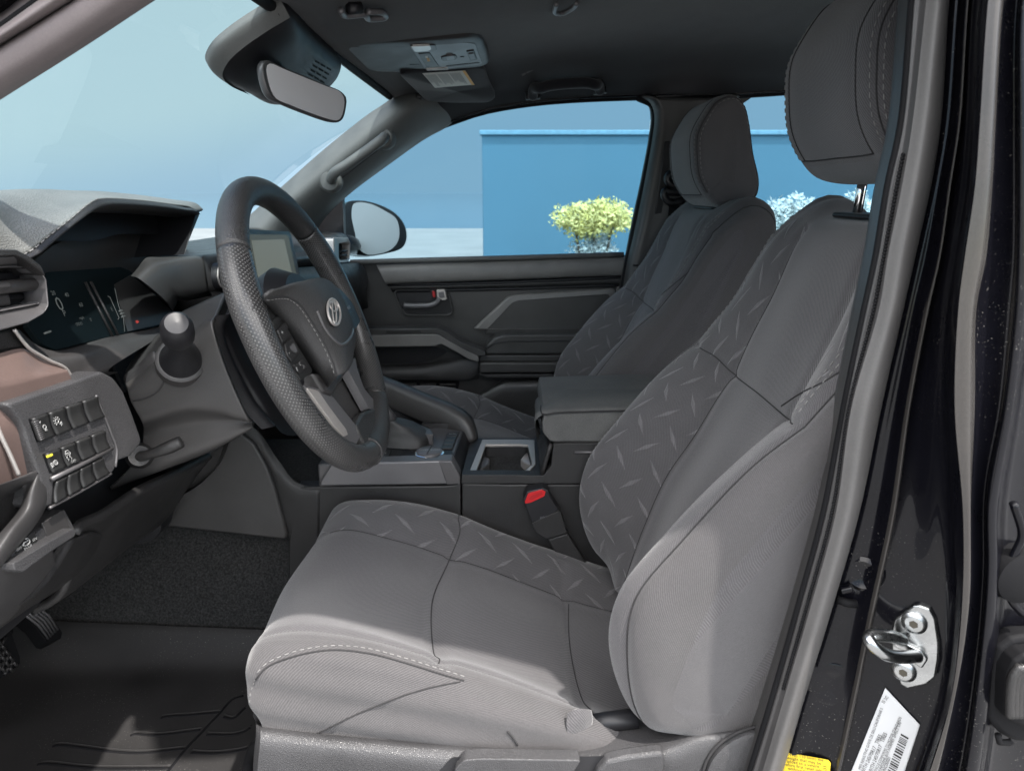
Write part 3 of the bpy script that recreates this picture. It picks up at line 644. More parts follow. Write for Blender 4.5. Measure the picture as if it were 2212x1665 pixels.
# sail panel and wing mirror
prism('sail_panel', c('B', [(1112, 1262), (1122, 1560), (880, 1570), (930, 1450), (1010, 1360)], Y=1.93), (0, .03, 0), M['plasticblk'], fd, .003)
wm_o = c('B', [(1120, 1400), (1140, 1315), (1210, 1300), (1320, 1318), (1450, 1382), (1512, 1460), (1526, 1545), (1500, 1605), (1400, 1642), (1268, 1658), (1170, 1632), (1128, 1520)], Y=2.12)
ctr = sum(wm_o, Vector())/len(wm_o)
back = Vector((-.07, .11, -.02))
wmh = patch('wing_mirror', [[v*.985+ctr*.015 for v in wm_o], [v+Vector((-.004, .012, 0)) for v in wm_o], [ctr+(v-ctr)*.98+back*.5 for v in wm_o], [ctr+(v-ctr)*.75+back*.95 for v in wm_o], [ctr+(v-ctr)*.25+back*1.1 for v in wm_o], [ctr+(v-ctr)*.02+back*1.12 for v in wm_o]], M['paint'], fd, k=5, nv=64, closed_v=True)
wm_g = c('B', [(1188, 1320), (1285, 1320), (1390, 1368), (1462, 1420), (1482, 1500), (1472, 1565), (1420, 1622), (1275, 1650), (1222, 1612), (1192, 1500), (1172, 1390)], Y=2.118)
M['mirrorgrey'] = mat('matt mirror glass', (.82, .80, .81), .4, spec=.3, var=.01, speck=0)
M['winggrey'] = mat('wing mirror glass', (.50, .485, .49), .4, spec=.2, var=.01, speck=0)
prism('mirror_glass', [Vector(v) for v in sample(wm_g, 60, closed=True)], (0, .008, 0), M['winggrey'], wmh)
frame('mirror_bezel', [Vector(v) for v in sample(wm_o, 60, closed=True)], [Vector(v)+Vector((0, .001, 0)) for v in sample(wm_g, 60, closed=True)], (0, .012, 0), M['plasticblk'], wmh)
tube('mirror_arm', [V(-.57, 2.0, -.14)]+[pt('B', 1135, 1580, Y=2.06), pt('B', 1180, 1600, Y=2.13)], .028, M['paint'], wmh, samples=10)

# the open driver door, swung forward out of the picture
od = thing('driver_door', 'open black driver door swung forward beside the camera', 'door', V(-.95, .2, -.8))
dv = Vector((-.34, -.94, 0)); dn = Vector((.94, -.34, 0)); h0 = V(-.78, .56, 0)
def dpt(a, z, o=0): return h0+dv*a+dn*o+Vector((0, 0, z))
prism('door_panel', [dpt(.02, -.15), dpt(.95, -.13), dpt(1.0, -.3), dpt(1.0, -.75), dpt(.9, -.86), dpt(.05, -.86)], dn*-.10, M['plasticblk'], od, .02)
frame('window_frame', [dpt(.02, -.15), dpt(.40, .20), dpt(.80, .24), dpt(.95, -.13)], [dpt(.10, -.13), dpt(.42, .16), dpt(.76, .20), dpt(.89, -.12)], dn*-.04, M['plasticblk'], od, .008)
# ------------------------------------------------------------------ overhead: mirror, camera cover, console, visor, handle
GN = (-.29, 0, .40); GP = (-.31, 1.24, .215+CZ)
sens = [(715, 15), (560, 105), (400, 215), (300, 305), (254, 385), (254, 430), (300, 485), (450, 560), (620, 640), (800, 620), (985, 540), (1050, 475), (1086, 395), (1080, 352), (1000, 270), (900, 175), (800, 70)]
sb = c('B', sens, pl=(GP, GN)); sc_ = sum(sb, Vector())/len(sb); inn = Vector((.587, 0, -.81))
sh = thing('camera_cover', 'dark camera cover at the top of the windshield behind the mirror', 'sensor cover', sc_)
SH = patch('cover', [[v-inn*.004 for v in sb], [sc_+(v-sc_)*.985+inn*.006 for v in sb], [sc_+(v-sc_)*.93+inn*.016 for v in sb], [sc_+(v-sc_)*.72+inn*.026 for v in sb], [sc_+(v-sc_)*.35+inn*.03 for v in sb], [sc_+(v-sc_)*.02+inn*.031 for v in sb]], M['plasticblk'], sh, k=6, nv=80, closed_v=True)
sh_bv = surf(SH)
rim = patch('cover_lit_side', [[v-inn*.008 for v in sb[0:8]], [sc_+(v-sc_)*1.012+inn*.002 for v in sb[0:8]], [sc_+(v-sc_)*.95+inn*.0175 for v in sb[0:8]]], M['pillar'], sh, k=5, nv=50)  # side wall coloured paler to stand for light through the windshield
sl_ = []
for r_ in range(4):
    for q in range(3):
        x, y = 925+q*38-r_*14+10, 392+q*22+r_*28-4
        P = on(sh_bv, 'B', [(x, y), (x+26, y+15), (x+34-10, y+26), (x-6, y+10)], .0012)
        if len(P) == 4: sl_.append(P)
if sl_:
    vs = [p for q in sl_ for p in q]; mesh('vent_slots', vs, [tuple(range(4*i, 4*i+4)) for i in range(len(sl_))], M['rubberblk'], sh, smooth=False)
MN = Vector((.93, -.36, -.05)).normalized(); MP = (-.292, 1.04, .13+CZ)
mo = [(580, 450), (590, 405), (615, 392), (690, 425), (850, 490), (1000, 552), (1100, 598), (1132, 640), (1128, 700), (1112, 765), (1085, 792), (1045, 795), (900, 748), (740, 685), (645, 640), (612, 585)]
mi_ = [(608, 455), (614, 422), (640, 414), (700, 440), (850, 502), (1000, 562), (1085, 598), (1112, 640), (1110, 700), (1095, 755), (1075, 778), (1045, 780), (900, 735), (760, 680), (668, 637), (636, 580)]
rv = thing('rear_view_mirror', 'rear view mirror with grey glass hanging below the camera cover', 'mirror', pt('B', 850, 590, pl=(MP, MN)))
MO, MI = c('B', mo, pl=(MP, MN)), c('B', mi_, pl=(MP, MN)); mc = sum(MO, Vector())/len(MO)
MO = [Vector(v) for v in sample(MO, 64, True)]; MI = [Vector(v) for v in sample(MI, 64, True)]
patch('housing', [[v+MN*.003 for v in MI], [mc+(v-mc)*.985+MN*.003 for v in MO], [v-MN*.003 for v in MO], [mc+(v-mc)*.955-MN*.009 for v in MO], [mc+(v-mc)*.7-MN*.018 for v in MO], [mc+(v-mc)*.02-MN*.02 for v in MO]], M['satingrey'], rv, k=4, nv=64, closed_v=True)
prism('mirror_glass', [v+MN*.0035 for v in MI], -MN*.004, M['mirrorgrey'], rv)
tube('ball_arm', [mc-MN*.03, mc-MN*.045+Vector((0, 0, .02)), sc_+Vector((.0, .02, -.03))], .016, M['plasticblk'], rv, samples=10)
# overhead console
ON = Vector((-.2, .02, 1)).normalized(); OP = (-.15, 1.3, .262+CZ)
oc = thing('overhead_console', 'charcoal overhead console with map lamp and switches on the headliner', 'overhead console', pt('R', 1100, 600, pl=(OP, ON)))
oo = [(306, 462), (330, 428), (700, 440), (1200, 422), (1720, 385), (1800, 388), (1895, 425), (1950, 560), (1975, 670), (1960, 695), (1900, 722), (1500, 768), (1000, 782), (720, 775), (640, 750), (480, 620)]
OB = c('R', oo, pl=(OP, ON)); occ = sum(OB, Vector())/len(OB)
OB = [Vector(v) for v in sample(OB, 90, True, lin=True)]
patch('console_body', [[occ+(v-occ)*.03-ON*.004 for v in OB], [occ+(v-occ)*.90-ON*.003 for v in OB], [occ+(v-occ)*.965+ON*.0 for v in OB], [v+ON*.006 for v in OB], [occ+(v-occ)*1.03+ON*.03 for v in OB]], M['plasticmid'], oc, k=4, nv=90, closed_v=True)
def op(name, pts, m, dz, th, par=None, rr=.2, bv_=.0008):
    return prism(name, rc(c('R', pts, pl=(Vector(OP)-ON*dz, ON)), rr), ON*th, m, par or oc, bv_)
op('front_lid', [(420, 512), (900, 512), (1105, 505), (1260, 740), (1270, 765), (720, 768), (660, 745)], M['plasticlt'], .0045, .006)
op('switch_panel', [(1115, 505), (1500, 480), (1720, 462), (1815, 478), (1895, 700), (1500, 745), (1280, 765)], M['satindark'], .0045, .006)
lm = op('lamp_bezel', [(1105, 500), (1385, 492), (1400, 545), (1340, 568), (1150, 575)], M['satingrey'], .0062, .004)
op('lamp_lens', [(1120, 506), (1330, 498), (1345, 535), (1300, 556), (1160, 565)], M['lens'], .0072, .004, lm)
op('lamp_lens', [(1285, 748), (1520, 738), (1530, 758), (1290, 770)], M['lens'], .0066, .004)
bt = op('switch', [(1200, 585), (1325, 578), (1425, 728), (1290, 738)], M['button'], .0066, .004)
op('telltale', [(1290, 635), (1318, 632), (1328, 665), (1300, 668)], M['orange'], .0072, .001, bt, bv_=0)
op('telltale', [(1275, 612), (1300, 610), (1305, 628), (1280, 632)], M['paper'], .0072, .001, bt, bv_=0)
op('rocker', [(1450, 620), (1600, 602), (1622, 630), (1600, 650), (1470, 665), (1450, 650)], M['button'], .0066, .004)
op('rocker_cap', [(1500, 615), (1580, 606), (1592, 648), (1512, 656)], M['satindark'], .0085, .004)
op('rocker_mark', [(1655, 618), (1695, 615), (1695, 622), (1655, 626)], M['button'], .0056, .001, bv_=0)
op('dimmer', [(1720, 562), (1800, 550), (1838, 650), (1760, 662)], M['button'], .0066, .004)
op('dimmer_wheel', [(1740, 590), (1800, 582), (1822, 640), (1765, 650)], M['satingrey'], .0085, .004)
op('lower_groove', [(1500, 718), (1860, 680), (1862, 690), (1505, 730)], M['button'], .0056, .001, bv_=0)
op('lid_groove', [(1110, 702), (1205, 700), (1212, 708), (1112, 711)], M['button'], .0056, .001, bv_=0)
# sun visor on the far side with its warning label
sv = thing('sun_visor', 'black folded sun visor with a white warning label on the far side of the headliner', 'sun visor', on(hl_bv, 'R', [(1600, 900)], .01)[0])
vp = [Vector(v) for v in rc(on(hl_bv, 'R', [(960, 700), (1130, 880), (1270, 1015), (1320, 1042), (1600, 1052), (1930, 1046), (1990, 1020), (2020, 985), (1960, 850), (1880, 640), (1450, 670)], .016), .15, 3)]
vc = sum(vp, Vector())/len(vp); vn = Vector((0, .12, 1)).normalized()
patch('visor_board', [[vc+(v-vc)*.02-vn*.003 for v in vp], [vc+(v-vc)*.93-vn*.002 for v in vp], [v for v in vp], [v+vn*.008 for v in vp], [vc+(v-vc)*.96+vn*.012 for v in vp], [vc+(v-vc)*.02+vn*.012 for v in vp]], M['headliner'], sv, k=3, nv=80, closed_v=True)
vb = surf(sv.children[0]); LQ = [(1238, 788), (1380, 945), (1805, 910), (1705, 757)]
Q, fs = decal('R', LQ, vb, .0015)
if Q:
    lab = mesh('warning_label', Q, fs, M['paper'], sv); rnd = random.Random(2)
    la_, lb2, lc_, ld_ = [np.array(p, float) for p in LQ]
    def bil(u, v): return tuple(la_*(1-u)*(1-v)+lb2*(1-u)*v+lc_*u*v+ld_*u*(1-v))
    vs, fs = [], []
    for colm in range(3):
        for r_ in range(7):
            u0 = .03+colm*.29+r_*.036; v1 = .9-.3*rnd.random(); k0 = len(vs)
            for v_ in np.linspace(.1, v1, 8): vs += (on(vb, 'R', [bil(u0, v_), bil(u0+.016, v_)], .0022)+[Vector()]*2)[:2]
            fs += [(k0+2*i, k0+2*i+1, k0+2*i+3, k0+2*i+2) for i in range(7)]
    mesh('label_print', vs, fs, mat('label grey ink', (.25, .25, .24), .6), lab, smooth=False)
    Q, fs = decal('R', [bil(.93, 0), bil(.93, 1), bil(1, 1), bil(1, 0)], vb, .0022, 8); mesh('label_band', Q, fs, M['orange'], lab, smooth=False)
tube('pivot', on(hl_bv, 'R', [(1185, 985), (1215, 1000), (1240, 1010)], .012), .006, M['plasticmid'], sv)
# roof grab handle far side
rg = thing('roof_handle', 'black folding roof grab handle above the far door window', 'grab handle', on(hl_bv, 'C', [(1450, 60)], .01)[0])
lo_ = on(hl_bv, 'C', [(1238, 160), (1245, 100)], .012)+on(hl_bv, 'C', [(1290, 52), (1340, 36), (1590, 20), (1640, 34)], .03)+on(hl_bv, 'C', [(1664, 80), (1675, 126)], .012)
tube('grip', lo_, .0125, M['headliner'], rg, n=12, samples=50)
for pts in ([(1192, 168), (1285, 160)], [(1632, 134), (1715, 122)]):
    tube('mount', on(hl_bv, 'C', pts, .008), .009, M['plasticblk'], rg)
cl = thing('visor_clip', 'black sun visor clip at the near front edge of the headliner', 'clip', on(hl_bv, 'R', [(560, 50)], .005)[0])
tube('hook', on(hl_bv, 'R', [(330, 5), (385, 70), (590, 60), (640, 108), (815, 95), (780, 35), (620, 30)], .012), .0045, M['satindark'], cl, samples=40)
for pts in ([(430, 40), (560, 36)],):
    tube('base', on(hl_bv, 'R', pts, .006), .008, M['plasticblk'], cl)

q = on(hl_bv, 'C', [(1182, 40), (1250, 4), (1215, 20)], .0015)
if len(q) == 3:
    e1 = (q[1]-q[0]).normalized(); nn_ = (CAM-q[2]).normalized(); e1 = (e1-nn_*e1.dot(nn_)).normalized()
    text('lettering', 'SRS AIRBAG', q[2], e1, nn_.cross(e1), .007, mat('faint headliner print', (.22, .22, .22), .6), body)
hk = thing('coat_hook', 'small black coat hook at the top edge of the headliner', 'hook', on(hl_bv, 'M', [(1215, 6)], .005)[0])
tube('hook', on(hl_bv, 'M', [(1200, -6), (1198, 14), (1212, 16), (1238, 2), (1244, -8)], .01), .004, M['satindark'], hk, samples=20)

# ------------------------------------------------------------------ dashboard
db = thing('dashboard', 'charcoal dashboard with instrument hood, bronze panel and switch bank', 'dashboard', V(-.6, 1.24, -.5))
# main body on the far side, swept across the car
prof = [(-.95, -.15), (-.80, -.115), (-.60, -.10), (-.47, -.098), (-.437, -.105), (-.43, -.125), (-.445, -.15), (-.45, -.185), (-.475, -.20), (-.48, -.225), (-.445, -.24), (-.435, -.28), (-.455, -.36), (-.50, -.45), (-.60, -.50), (-.85, -.50)]
patch('dash_body', [[V(x+(.02 if y > 1.8 else 0)*0, y, z) for x, z in prof] for y in (1.06, 1.3, 1.6, 1.86)], M['plastic'], db, k=6, nv=90)
prof2 = [(-.95, -.15), (-.80, -.115), (-.62, -.105), (-.60, -.16), (-.58, -.22), (-.55, -.30), (-.53, -.40), (-.55, -.46), (-.62, -.50), (-.85, -.50)]
patch('dash_core', [[V(x, y, z) for x, z in prof2] for y in (.62, .85, 1.075)], M['plasticblk'], db, k=4, nv=60)
mesh('dash_end', [V(x, 1.86, z) for x, z in prof], [tuple(range(len(prof)))], M['plastic'], db, smooth=False)
mesh('dash_end', [V(x, .625, z) for x, z in prof2], [tuple(range(len(prof2)))], M['plasticblk'], db, smooth=False)
prism('dash_side_panel', rc([V(x, .612, z) for x, z in ((-.95, -.14), (-.80, -.10), (-.62, -.075), (-.50, -.09), (-.51, -.20), (-.525, -.32), (-.55, -.42), (-.60, -.5), (-.90, -.5))], .2), (0, .02, 0), M['plastic'], db, .004)
# instrument hood
e0 = c('A', [(-260, 1780), (-60, 1700), (165, 1645), (300, 1542), (450, 1422), (575, 1318), (640, 1287), (850, 1291), (1100, 1320), (1235, 1343), (1272, 1374)], X=-.46)
e1 = c('A', [(-300, 1560, -.46), (-100, 1440, -.465), (90, 1480, -.475), (250, 1400, -.48), (420, 1320, -.485), (560, 1270, -.49), (640, 1252, -.49), (850, 1268, -.485), (1100, 1300, -.475), (1250, 1325, -.468), (1290, 1365, -.464)], X=-.46)
e2 = c('A', [(-330, 1420, -.50), (-100, 1300, -.51), (10, 1262, -.52), (140, 1233, -.53), (300, 1226, -.54), (450, 1235, -.54), (600, 1244, -.535), (850, 1266, -.52), (1100, 1299, -.50), (1252, 1326, -.485), (1296, 1362, -.48)], X=-.46)
e3 = [v+Vector((-.12, 0, -.02)) for v in e2]; e4 = [v+Vector((-.22, 0, -.07)) for v in e2]
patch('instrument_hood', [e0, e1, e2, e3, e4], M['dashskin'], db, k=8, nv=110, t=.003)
# stitched front lip of the hood and its underside
l1 = c('A', [(-200, 1800), (-20, 1730), (215, 1660), (330, 1568), (500, 1432), (600, 1376), (700, 1358), (850, 1358), (1000, 1366), (1150, 1380), (1240, 1390), (1270, 1396)], X=-.462)
l0 = c('A', [(-260, 1785), (-60, 1705), (170, 1650), (305, 1547), (455, 1427), (580, 1323), (645, 1291), (850, 1295), (1100, 1324), (1200, 1345), (1245, 1352), (1272, 1378)], X=-.458)
patch('hood_lip', [l0, [(a+b)/2+Vector((.006, 0, 0)) for a, b in zip(l0, l1)], l1, [v+Vector((-.03, 0, -.004)) for v in l1]], M['plastic'], db, k=5, nv=90)
l2 = [v+Vector((-.004, 0, 0)) for v in l1]
b1 = c('E', [(-200, 420), (100, 300), (360, 262), (700, 235), (980, 215), (1180, 150), (1400, 140), (1500, 128)], X=-.48)
he = c('A', [(1270, 1380), (1296, 1364), (1290, 1400), (1225, 1560), (1196, 1652)], X=-.463)
prism('hood_end', he, (-.15, 0, -.008), M['plasticblk'], db, .003)
prism('hood_core', c('M', [(50, 575), (138, 484), (215, 441), (416, 462), (400, 546), (402, 610), (80, 640)], X=-.60), (-.02, 0, 0), M['plasticblk'], db)
patch('hood_underside', [l2, [v+Vector((-.055, 0, .012)) for v in l2], sample([v+Vector((-.03, 0, .03)) for v in b1], 40)], M['plasticblk'], db, k=6, nv=80)
stitches('hood_stitching', [[v+Vector((.002, 0, .001)) for v in sample(e0[1:7], 120)]], M['thread'], db, .006, .004, .0006)
prism('binnacle', c('E', [(-300, 900), (-300, 420), (60, 340), (300, 160), (420, 60), (620, -40), (1400, -40), (1470, 100), (1380, 200), (1200, 300), (1420, 590), (1300, 720), (400, 950)], X=-.535), (-.01, 0, 0), M['plasticmid'], db)
# instrument display
CN = Vector((.95, 0, .31)).normalized(); CP_ = (-.50, .9, -.12+CZ)
scr = prism('instrument_display', rc(c('E', [(370, 268), (700, 246), (980, 228), (1052, 256), (1230, 420), (1405, 582), (1310, 702), (900, 790), (450, 902), (335, 850), (222, 705)], pl=(CP_, CN)), .06, 3), -CN*.006, M['screen'], db, .001)
def ip(name, pts, m, par=None, dz=.0006): return prism(name, c('E', pts, pl=(Vector(CP_)+CN*dz, CN)), -CN*.0004, m, par or scr)
tubes('display_rail', [c('E', [(735, 345), (955, 775)], pl=(Vector(CP_)+CN*.002, CN)), c('E', [(690, 350), (910, 785)], pl=(Vector(CP_)+CN*.001, CN))], .0016, M['plastic'], scr)
M['dispbezel'] = mat('display bezel', (.028, .027, .027), .35)
ip('display_wing', [(925, 370), (1060, 290), (1230, 430), (1390, 580), (1300, 690), (1035, 750)], M['dispbezel'], dz=.001)
cx0 = pt('E', 482, 532, pl=(Vector(CP_)+CN*.001, CN)); ex = (pt('E', 560, 520, pl=(CP_, CN))-pt('E', 480, 532, pl=(CP_, CN))); ey = CN.cross(ex)
text('digits', '0', cx0, ex, ey, .022, M['digit'], scr)
text('digits', 'P', pt('E', 522, 605, pl=(Vector(CP_)+CN*.001, CN)), ex, ey, .010, M['digit'], scr)
for s_, x, y, z_ in (('20', 430, 440, .007), ('40', 540, 455, .007), ('60', 655, 535, .007), ('mph', 660, 640, .005), ('E', 905, 570, .007), ('0', 735, 655, .006), ('ODO', 640, 690, .005)):
    text('digits', s_, pt('E', x, y, pl=(Vector(CP_)+CN*.001, CN)), ex, ey, z_, M['digit'], scr)
tubes('gauge_lines', [c('E', P, pl=(Vector(CP_)+CN*.001, CN)) for P in ([(875, 465), (890, 470), (965, 640), (955, 652)], [(930, 400), (960, 540), (1000, 640), (1010, 750)])], .0005, M['digit'], scr, n=4)
tubes('gauge_bars', [c('E', [(965, 585), (990, 578)], pl=(Vector(CP_)+CN*.001, CN)), c('E', [(975, 608), (1002, 600)], pl=(Vector(CP_)+CN*.001, CN)), c('E', [(985, 632), (1012, 624)], pl=(Vector(CP_)+CN*.001, CN)), c('E', [(360, 765), (410, 748)], pl=(Vector(CP_)+CN*.001, CN))], .0012, M['digit'], scr, n=4)
ip('tell_tale', [(1098, 665), (1112, 658), (1128, 672), (1112, 684)], M['redlamp'], dz=.0016)
# display surround, lower sill and the dark shelf under it
patch('display_sill', [c('E', [(150, 730), (300, 860), (455, 905), (900, 792), (1310, 703), (1330, 690)], X=-.485), c('E', [(120, 745), (240, 880), (400, 960), (560, 930), (900, 870), (1320, 765)], X=-.465), c('E', [(125, 760), (330, 985), (540, 1052), (590, 1145), (780, 1090), (900, 1040)], X=-.452), c('E', [(590, 1140), (640, 1180), (700, 1180), (760, 1150), (900, 1100), (960, 1080)], X=-.47)], M['plasticmid'], db, k=8, nv=60)
patch('display_sill', [c('E', [(700, 845), (860, 800), (1310, 704), (1400, 640)], X=-.485), c('E', [(760, 900), (870, 880), (1320, 768), (1400, 720)], X=-.468), c('E', [(770, 930), (880, 900), (1330, 785), (1400, 740)], X=-.475)], M['plasticlt'], db, k=5, nv=30)
tube('silver_line', c('E', [(115, 735), (235, 885), (330, 945), (400, 985), (535, 1052), (592, 1142)], X=-.449), .0016, M['satin'], db, samples=40)
prism('shelf_recess', c('E', [(870, 885), (1320, 780), (1420, 900), (1300, 1020), (1020, 1240), (930, 1040)], X=-.50), (-.004, 0, 0), M['plasticblk'], db)
# bronze panel, two facets
bz = patch('bronze_panel', [c('E', [(-200, 945), (0, 925), (130, 892), (205, 893), (330, 978), (470, 1030), (535, 1056)], X=-.452), c('E', [(-200, 1170), (0, 1190), (200, 1150), (350, 1108), (480, 1078), (536, 1064), (545, 1062)], X=-.436), c('E', [(-200, 1380), (0, 1340), (70, 1318), (250, 1262), (420, 1205), (520, 1170), (588, 1148)], X=-.436)], M['brown'], db, k=6, nv=50, lin_u=True)
patch('bronze_panel', [c('F', [(-200, 330), (0, 235), (62, 216), (80, 260)], X=-.437), c('F', [(-200, 600), (0, 500), (120, 420), (190, 480)], X=-.432), c('F', [(-200, 990), (0, 882), (200, 812), (315, 768)], X=-.436)], M['brown'], db, k=6, nv=30)
tube('silver_line', c('F', [(-40, 360), (0, 470), (80, 640), (152, 805)], X=-.429), .0018, M['satin'], db, samples=30)
# left air vent
vx = -.44
vo = [(-330, 215), (-100, 150), (130, 138), (205, 172), (345, 272), (382, 332), (402, 540), (362, 605), (232, 682), (0, 745), (-300, 760)]
vi = [(-310, 300), (-100, 232), (130, 216), (190, 226), (300, 308), (325, 350), (342, 500), (312, 525), (220, 545), (0, 588), (-280, 600)]
vt = frame('air_vent', c('E', vo, X=vx), c('E', vi, X=vx-.012), (-.02, 0, 0), M['satingrey'], db, .002)
frame('vent_ring', c('E', vi, X=vx-.008), [v*.93+sum(c('E', vi, X=vx-.01), Vector())/11*.07 for v in c('E', vi, X=vx-.012)], (-.01, 0, 0), M['satindark'], vt, .001)
prism('vent_back', c('E', vi, X=vx-.05), (-.004, 0, 0), M['rubberblk'], vt)
tubes('vent_slat', [c('E', [(-280, 420), (0, 395), (300, 362)], X=vx-.014)], .006, M['plasticmid'], vt, n=8)
tubes('vent_slat', [c('E', [(-280, 320), (0, 300), (280, 290)], X=vx-.03), c('E', [(-280, 500), (0, 480), (300, 450)], X=vx-.03)], .004, M['plasticblk'], vt, n=8)
prism('vent_tab', c('E', [(-60, 352), (70, 345), (100, 372), (90, 400), (-60, 415)], X=vx-.006), (-.012, 0, 0), M['plasticmid'], vt, .003)
prism('vent_tab', c('E', [(-60, 440), (80, 432), (105, 540), (-60, 560)], X=vx-.02), (-.012, 0, 0), M['plasticmid'], vt, .003)
prism('vent_cap', c('E', [(-330, 120), (0, 84), (135, 86), (235, 138), (335, 218), (375, 300), (345, 268), (205, 170), (130, 136), (-100, 148), (-330, 208)], X=vx+.003), (-.05, 0, 0), M['plastic'], db, .004)
prism('vent_housing', c('E', [(-300, 760), (0, 748), (110, 720), (150, 770), (240, 880), (60, 900), (-200, 930)], X=-.455), (-.03, 0, 0), M['plastic'], db, .003)
# switch bank
SX = -.426
so_ = c('E', [(62, 1332), (180, 1295), (500, 1188), (832, 1072), (925, 1122), (1005, 1232), (1080, 1420), (1150, 1620)], X=SX)+c('F', [(1150, 545), (1060, 650), (955, 690), (930, 770), (905, 800), (640, 950), (390, 1066), (330, 1060), (352, 960), (335, 880), (300, 760), (232, 560), (190, 420), (150, 350)], X=SX)
so_c = sum(so_, Vector())/len(so_)
SO = [Vector(v) for v in sample(so_, 110, True, lin=True)]
sw = patch('switch_bank', [[v+Vector((-.06, 0, 0)) for v in SO], [v+Vector((-.010, 0, 0)) for v in SO], [so_c+(v-so_c)*.985+Vector((-.001, 0, 0)) for v in SO], [so_c+(v-so_c)*.90 for v in SO], [so_c+(v-so_c)*.02 for v in SO]], M['base'], db, k=4, nv=110, closed_v=True)
def quad4(fr, q, u, v):
    a, b, d, e = [Vector(p) for p in q]; return (a*(1-u)+b*u)*(1-v)+(e*(1-u)+d*u)*v
for (q, marks) in (([(230, 352), (778, 165), (842, 335), (298, 542)], 1), ([(343, 638), (838, 440), (885, 588), (402, 795)], 2), ([(428, 862), (820, 660), (880, 788), (418, 1042)], 3)):
    prism('switch_well', c('F', q, X=SX+.0004), (-.002, 0, 0), M['rubberblk'], sw)
    for i in range(4):
        u0, u1 = i/4+.02, (i+1)/4-.02
        pts = [quad4('F', q, u0, .02), quad4('F', q, u1, .02), quad4('F', q, u1, .98), quad4('F', q, u0, .98)]
        P = [pt('F', p.x, p.y, X=SX) for p in pts]
        mid = [(P[0]+P[3])/2+Vector((.0018, 0, 0)), (P[1]+P[2])/2+Vector((.0018, 0, 0))]
        G = loftgrid([[P[0]+Vector((.0035, 0, 0)), mid[0], P[3]+Vector((.003, 0, 0))], [P[1]+Vector((.0035, 0, 0)), mid[1], P[2]+Vector((.003, 0, 0))]], 4, 12)
        bt = gridmesh('button', G, M['button'], sw); solid(bt, .003, -1); 
        cen = quad4('F', q, (u0+u1)/2, .5); o0 = pt('F', cen.x, cen.y, X=SX+.0028)
        exv = (P[1]-P[0]).normalized(); eyv = (P[0]-P[3]).normalized()
        def icon(parts, s_=.0048):
            tubes('icon', [[o0+exv*x*s_+eyv*y*s_ for x, y in L_] for L_ in parts], .00033, M['white'], bt, n=4)
        ring = lambda x, y, r: [(x+r*math.cos(a), y+r*math.sin(a)) for a in np.linspace(0, 2*math.pi, 14)]
        if marks == 1 and i == 0:
            icon([ring(.95, -.1, .42)]+[[(.95-.2, -.55-.0-.25*k), (.95+.5, -.75-.25*k)] for k in range(2)]+[[(.1, .9), (.35, 1.3)]])
            prism('thumb_wheel', [o0+exv*x*.001+eyv*y*.001+Vector((-.001, 0, 0)) for x, y in ((-9, 9), (-2, 9), (-2, -11), (-9, -11))], (.003, 0, 0), M['plastic'], bt, .001)
            tubes('wheel_rib', [[o0+exv*(-.0085)+eyv*y*.001+Vector((.002, 0, 0)), o0+exv*(-.0025)+eyv*y*.001+Vector((.002, 0, 0))] for y in range(-10, 9, 2)], .0004, M['satindark'], bt, n=4)
        if marks == 1 and i == 1:
            icon([ring(-.2, .2, .45)]+[[(-.2+.65*math.cos(a), .2+.65*math.sin(a)), (-.2+.95*math.cos(a), .2+.95*math.sin(a))] for a in np.linspace(.2, 4.2, 7)]+[[(.3, -.7), (.9, -.2), (.9, -.7), (.5, -1.1)]])
        if marks == 2 and i == 0:
            icon([ring(.4, -.5, .5)]+[[(-.3, -.2-.28*k), (-1.1, -.35-.28*k)] for k in range(4)]); text('icon', 'A', o0+exv*.002+eyv*(-.0025), exv, eyv, .0045, M['white'], bt)
            a = o0+exv*(-.003)+eyv*.008; prism('tell_tale', [a-exv*.004, a+exv*.004, a+exv*.004-eyv*.0022, a-exv*.004-eyv*.0022], (.0006, 0, 0), M['amber'], bt)
        if marks == 2 and i == 1:
            icon([[(-.9, .4), (-.5, 1.0), (.2, 1.0), (.6, .4), (-.9, .4), (-.9, .0), (.6, 0), (.6, .4)], [(-.6, -.2), (-.8, -.6), (-.4, -.9), (-.6, -1.3)], [(.3, -.2), (.1, -.6), (.5, -.9), (.3, -1.3)]]); text('icon', 'OFF', o0+exv*.003+eyv*(-.0085), exv, eyv, .0042, M['white'], bt)
tubes('silver_edge', [c('F', [(415, 838), (640, 730), (905, 592)], X=SX+.002)], .0022, M['satingrey'], sw)
tubes('silver_edge', [c('F', [(400, 1072), (640, 945), (900, 795)], X=SX+.001), c('F', [(775, 160), (815, 260), (850, 340), (900, 470), (945, 600), (935, 740)], X=SX+.001)], .0014, M['satingrey'], sw, samples=20)
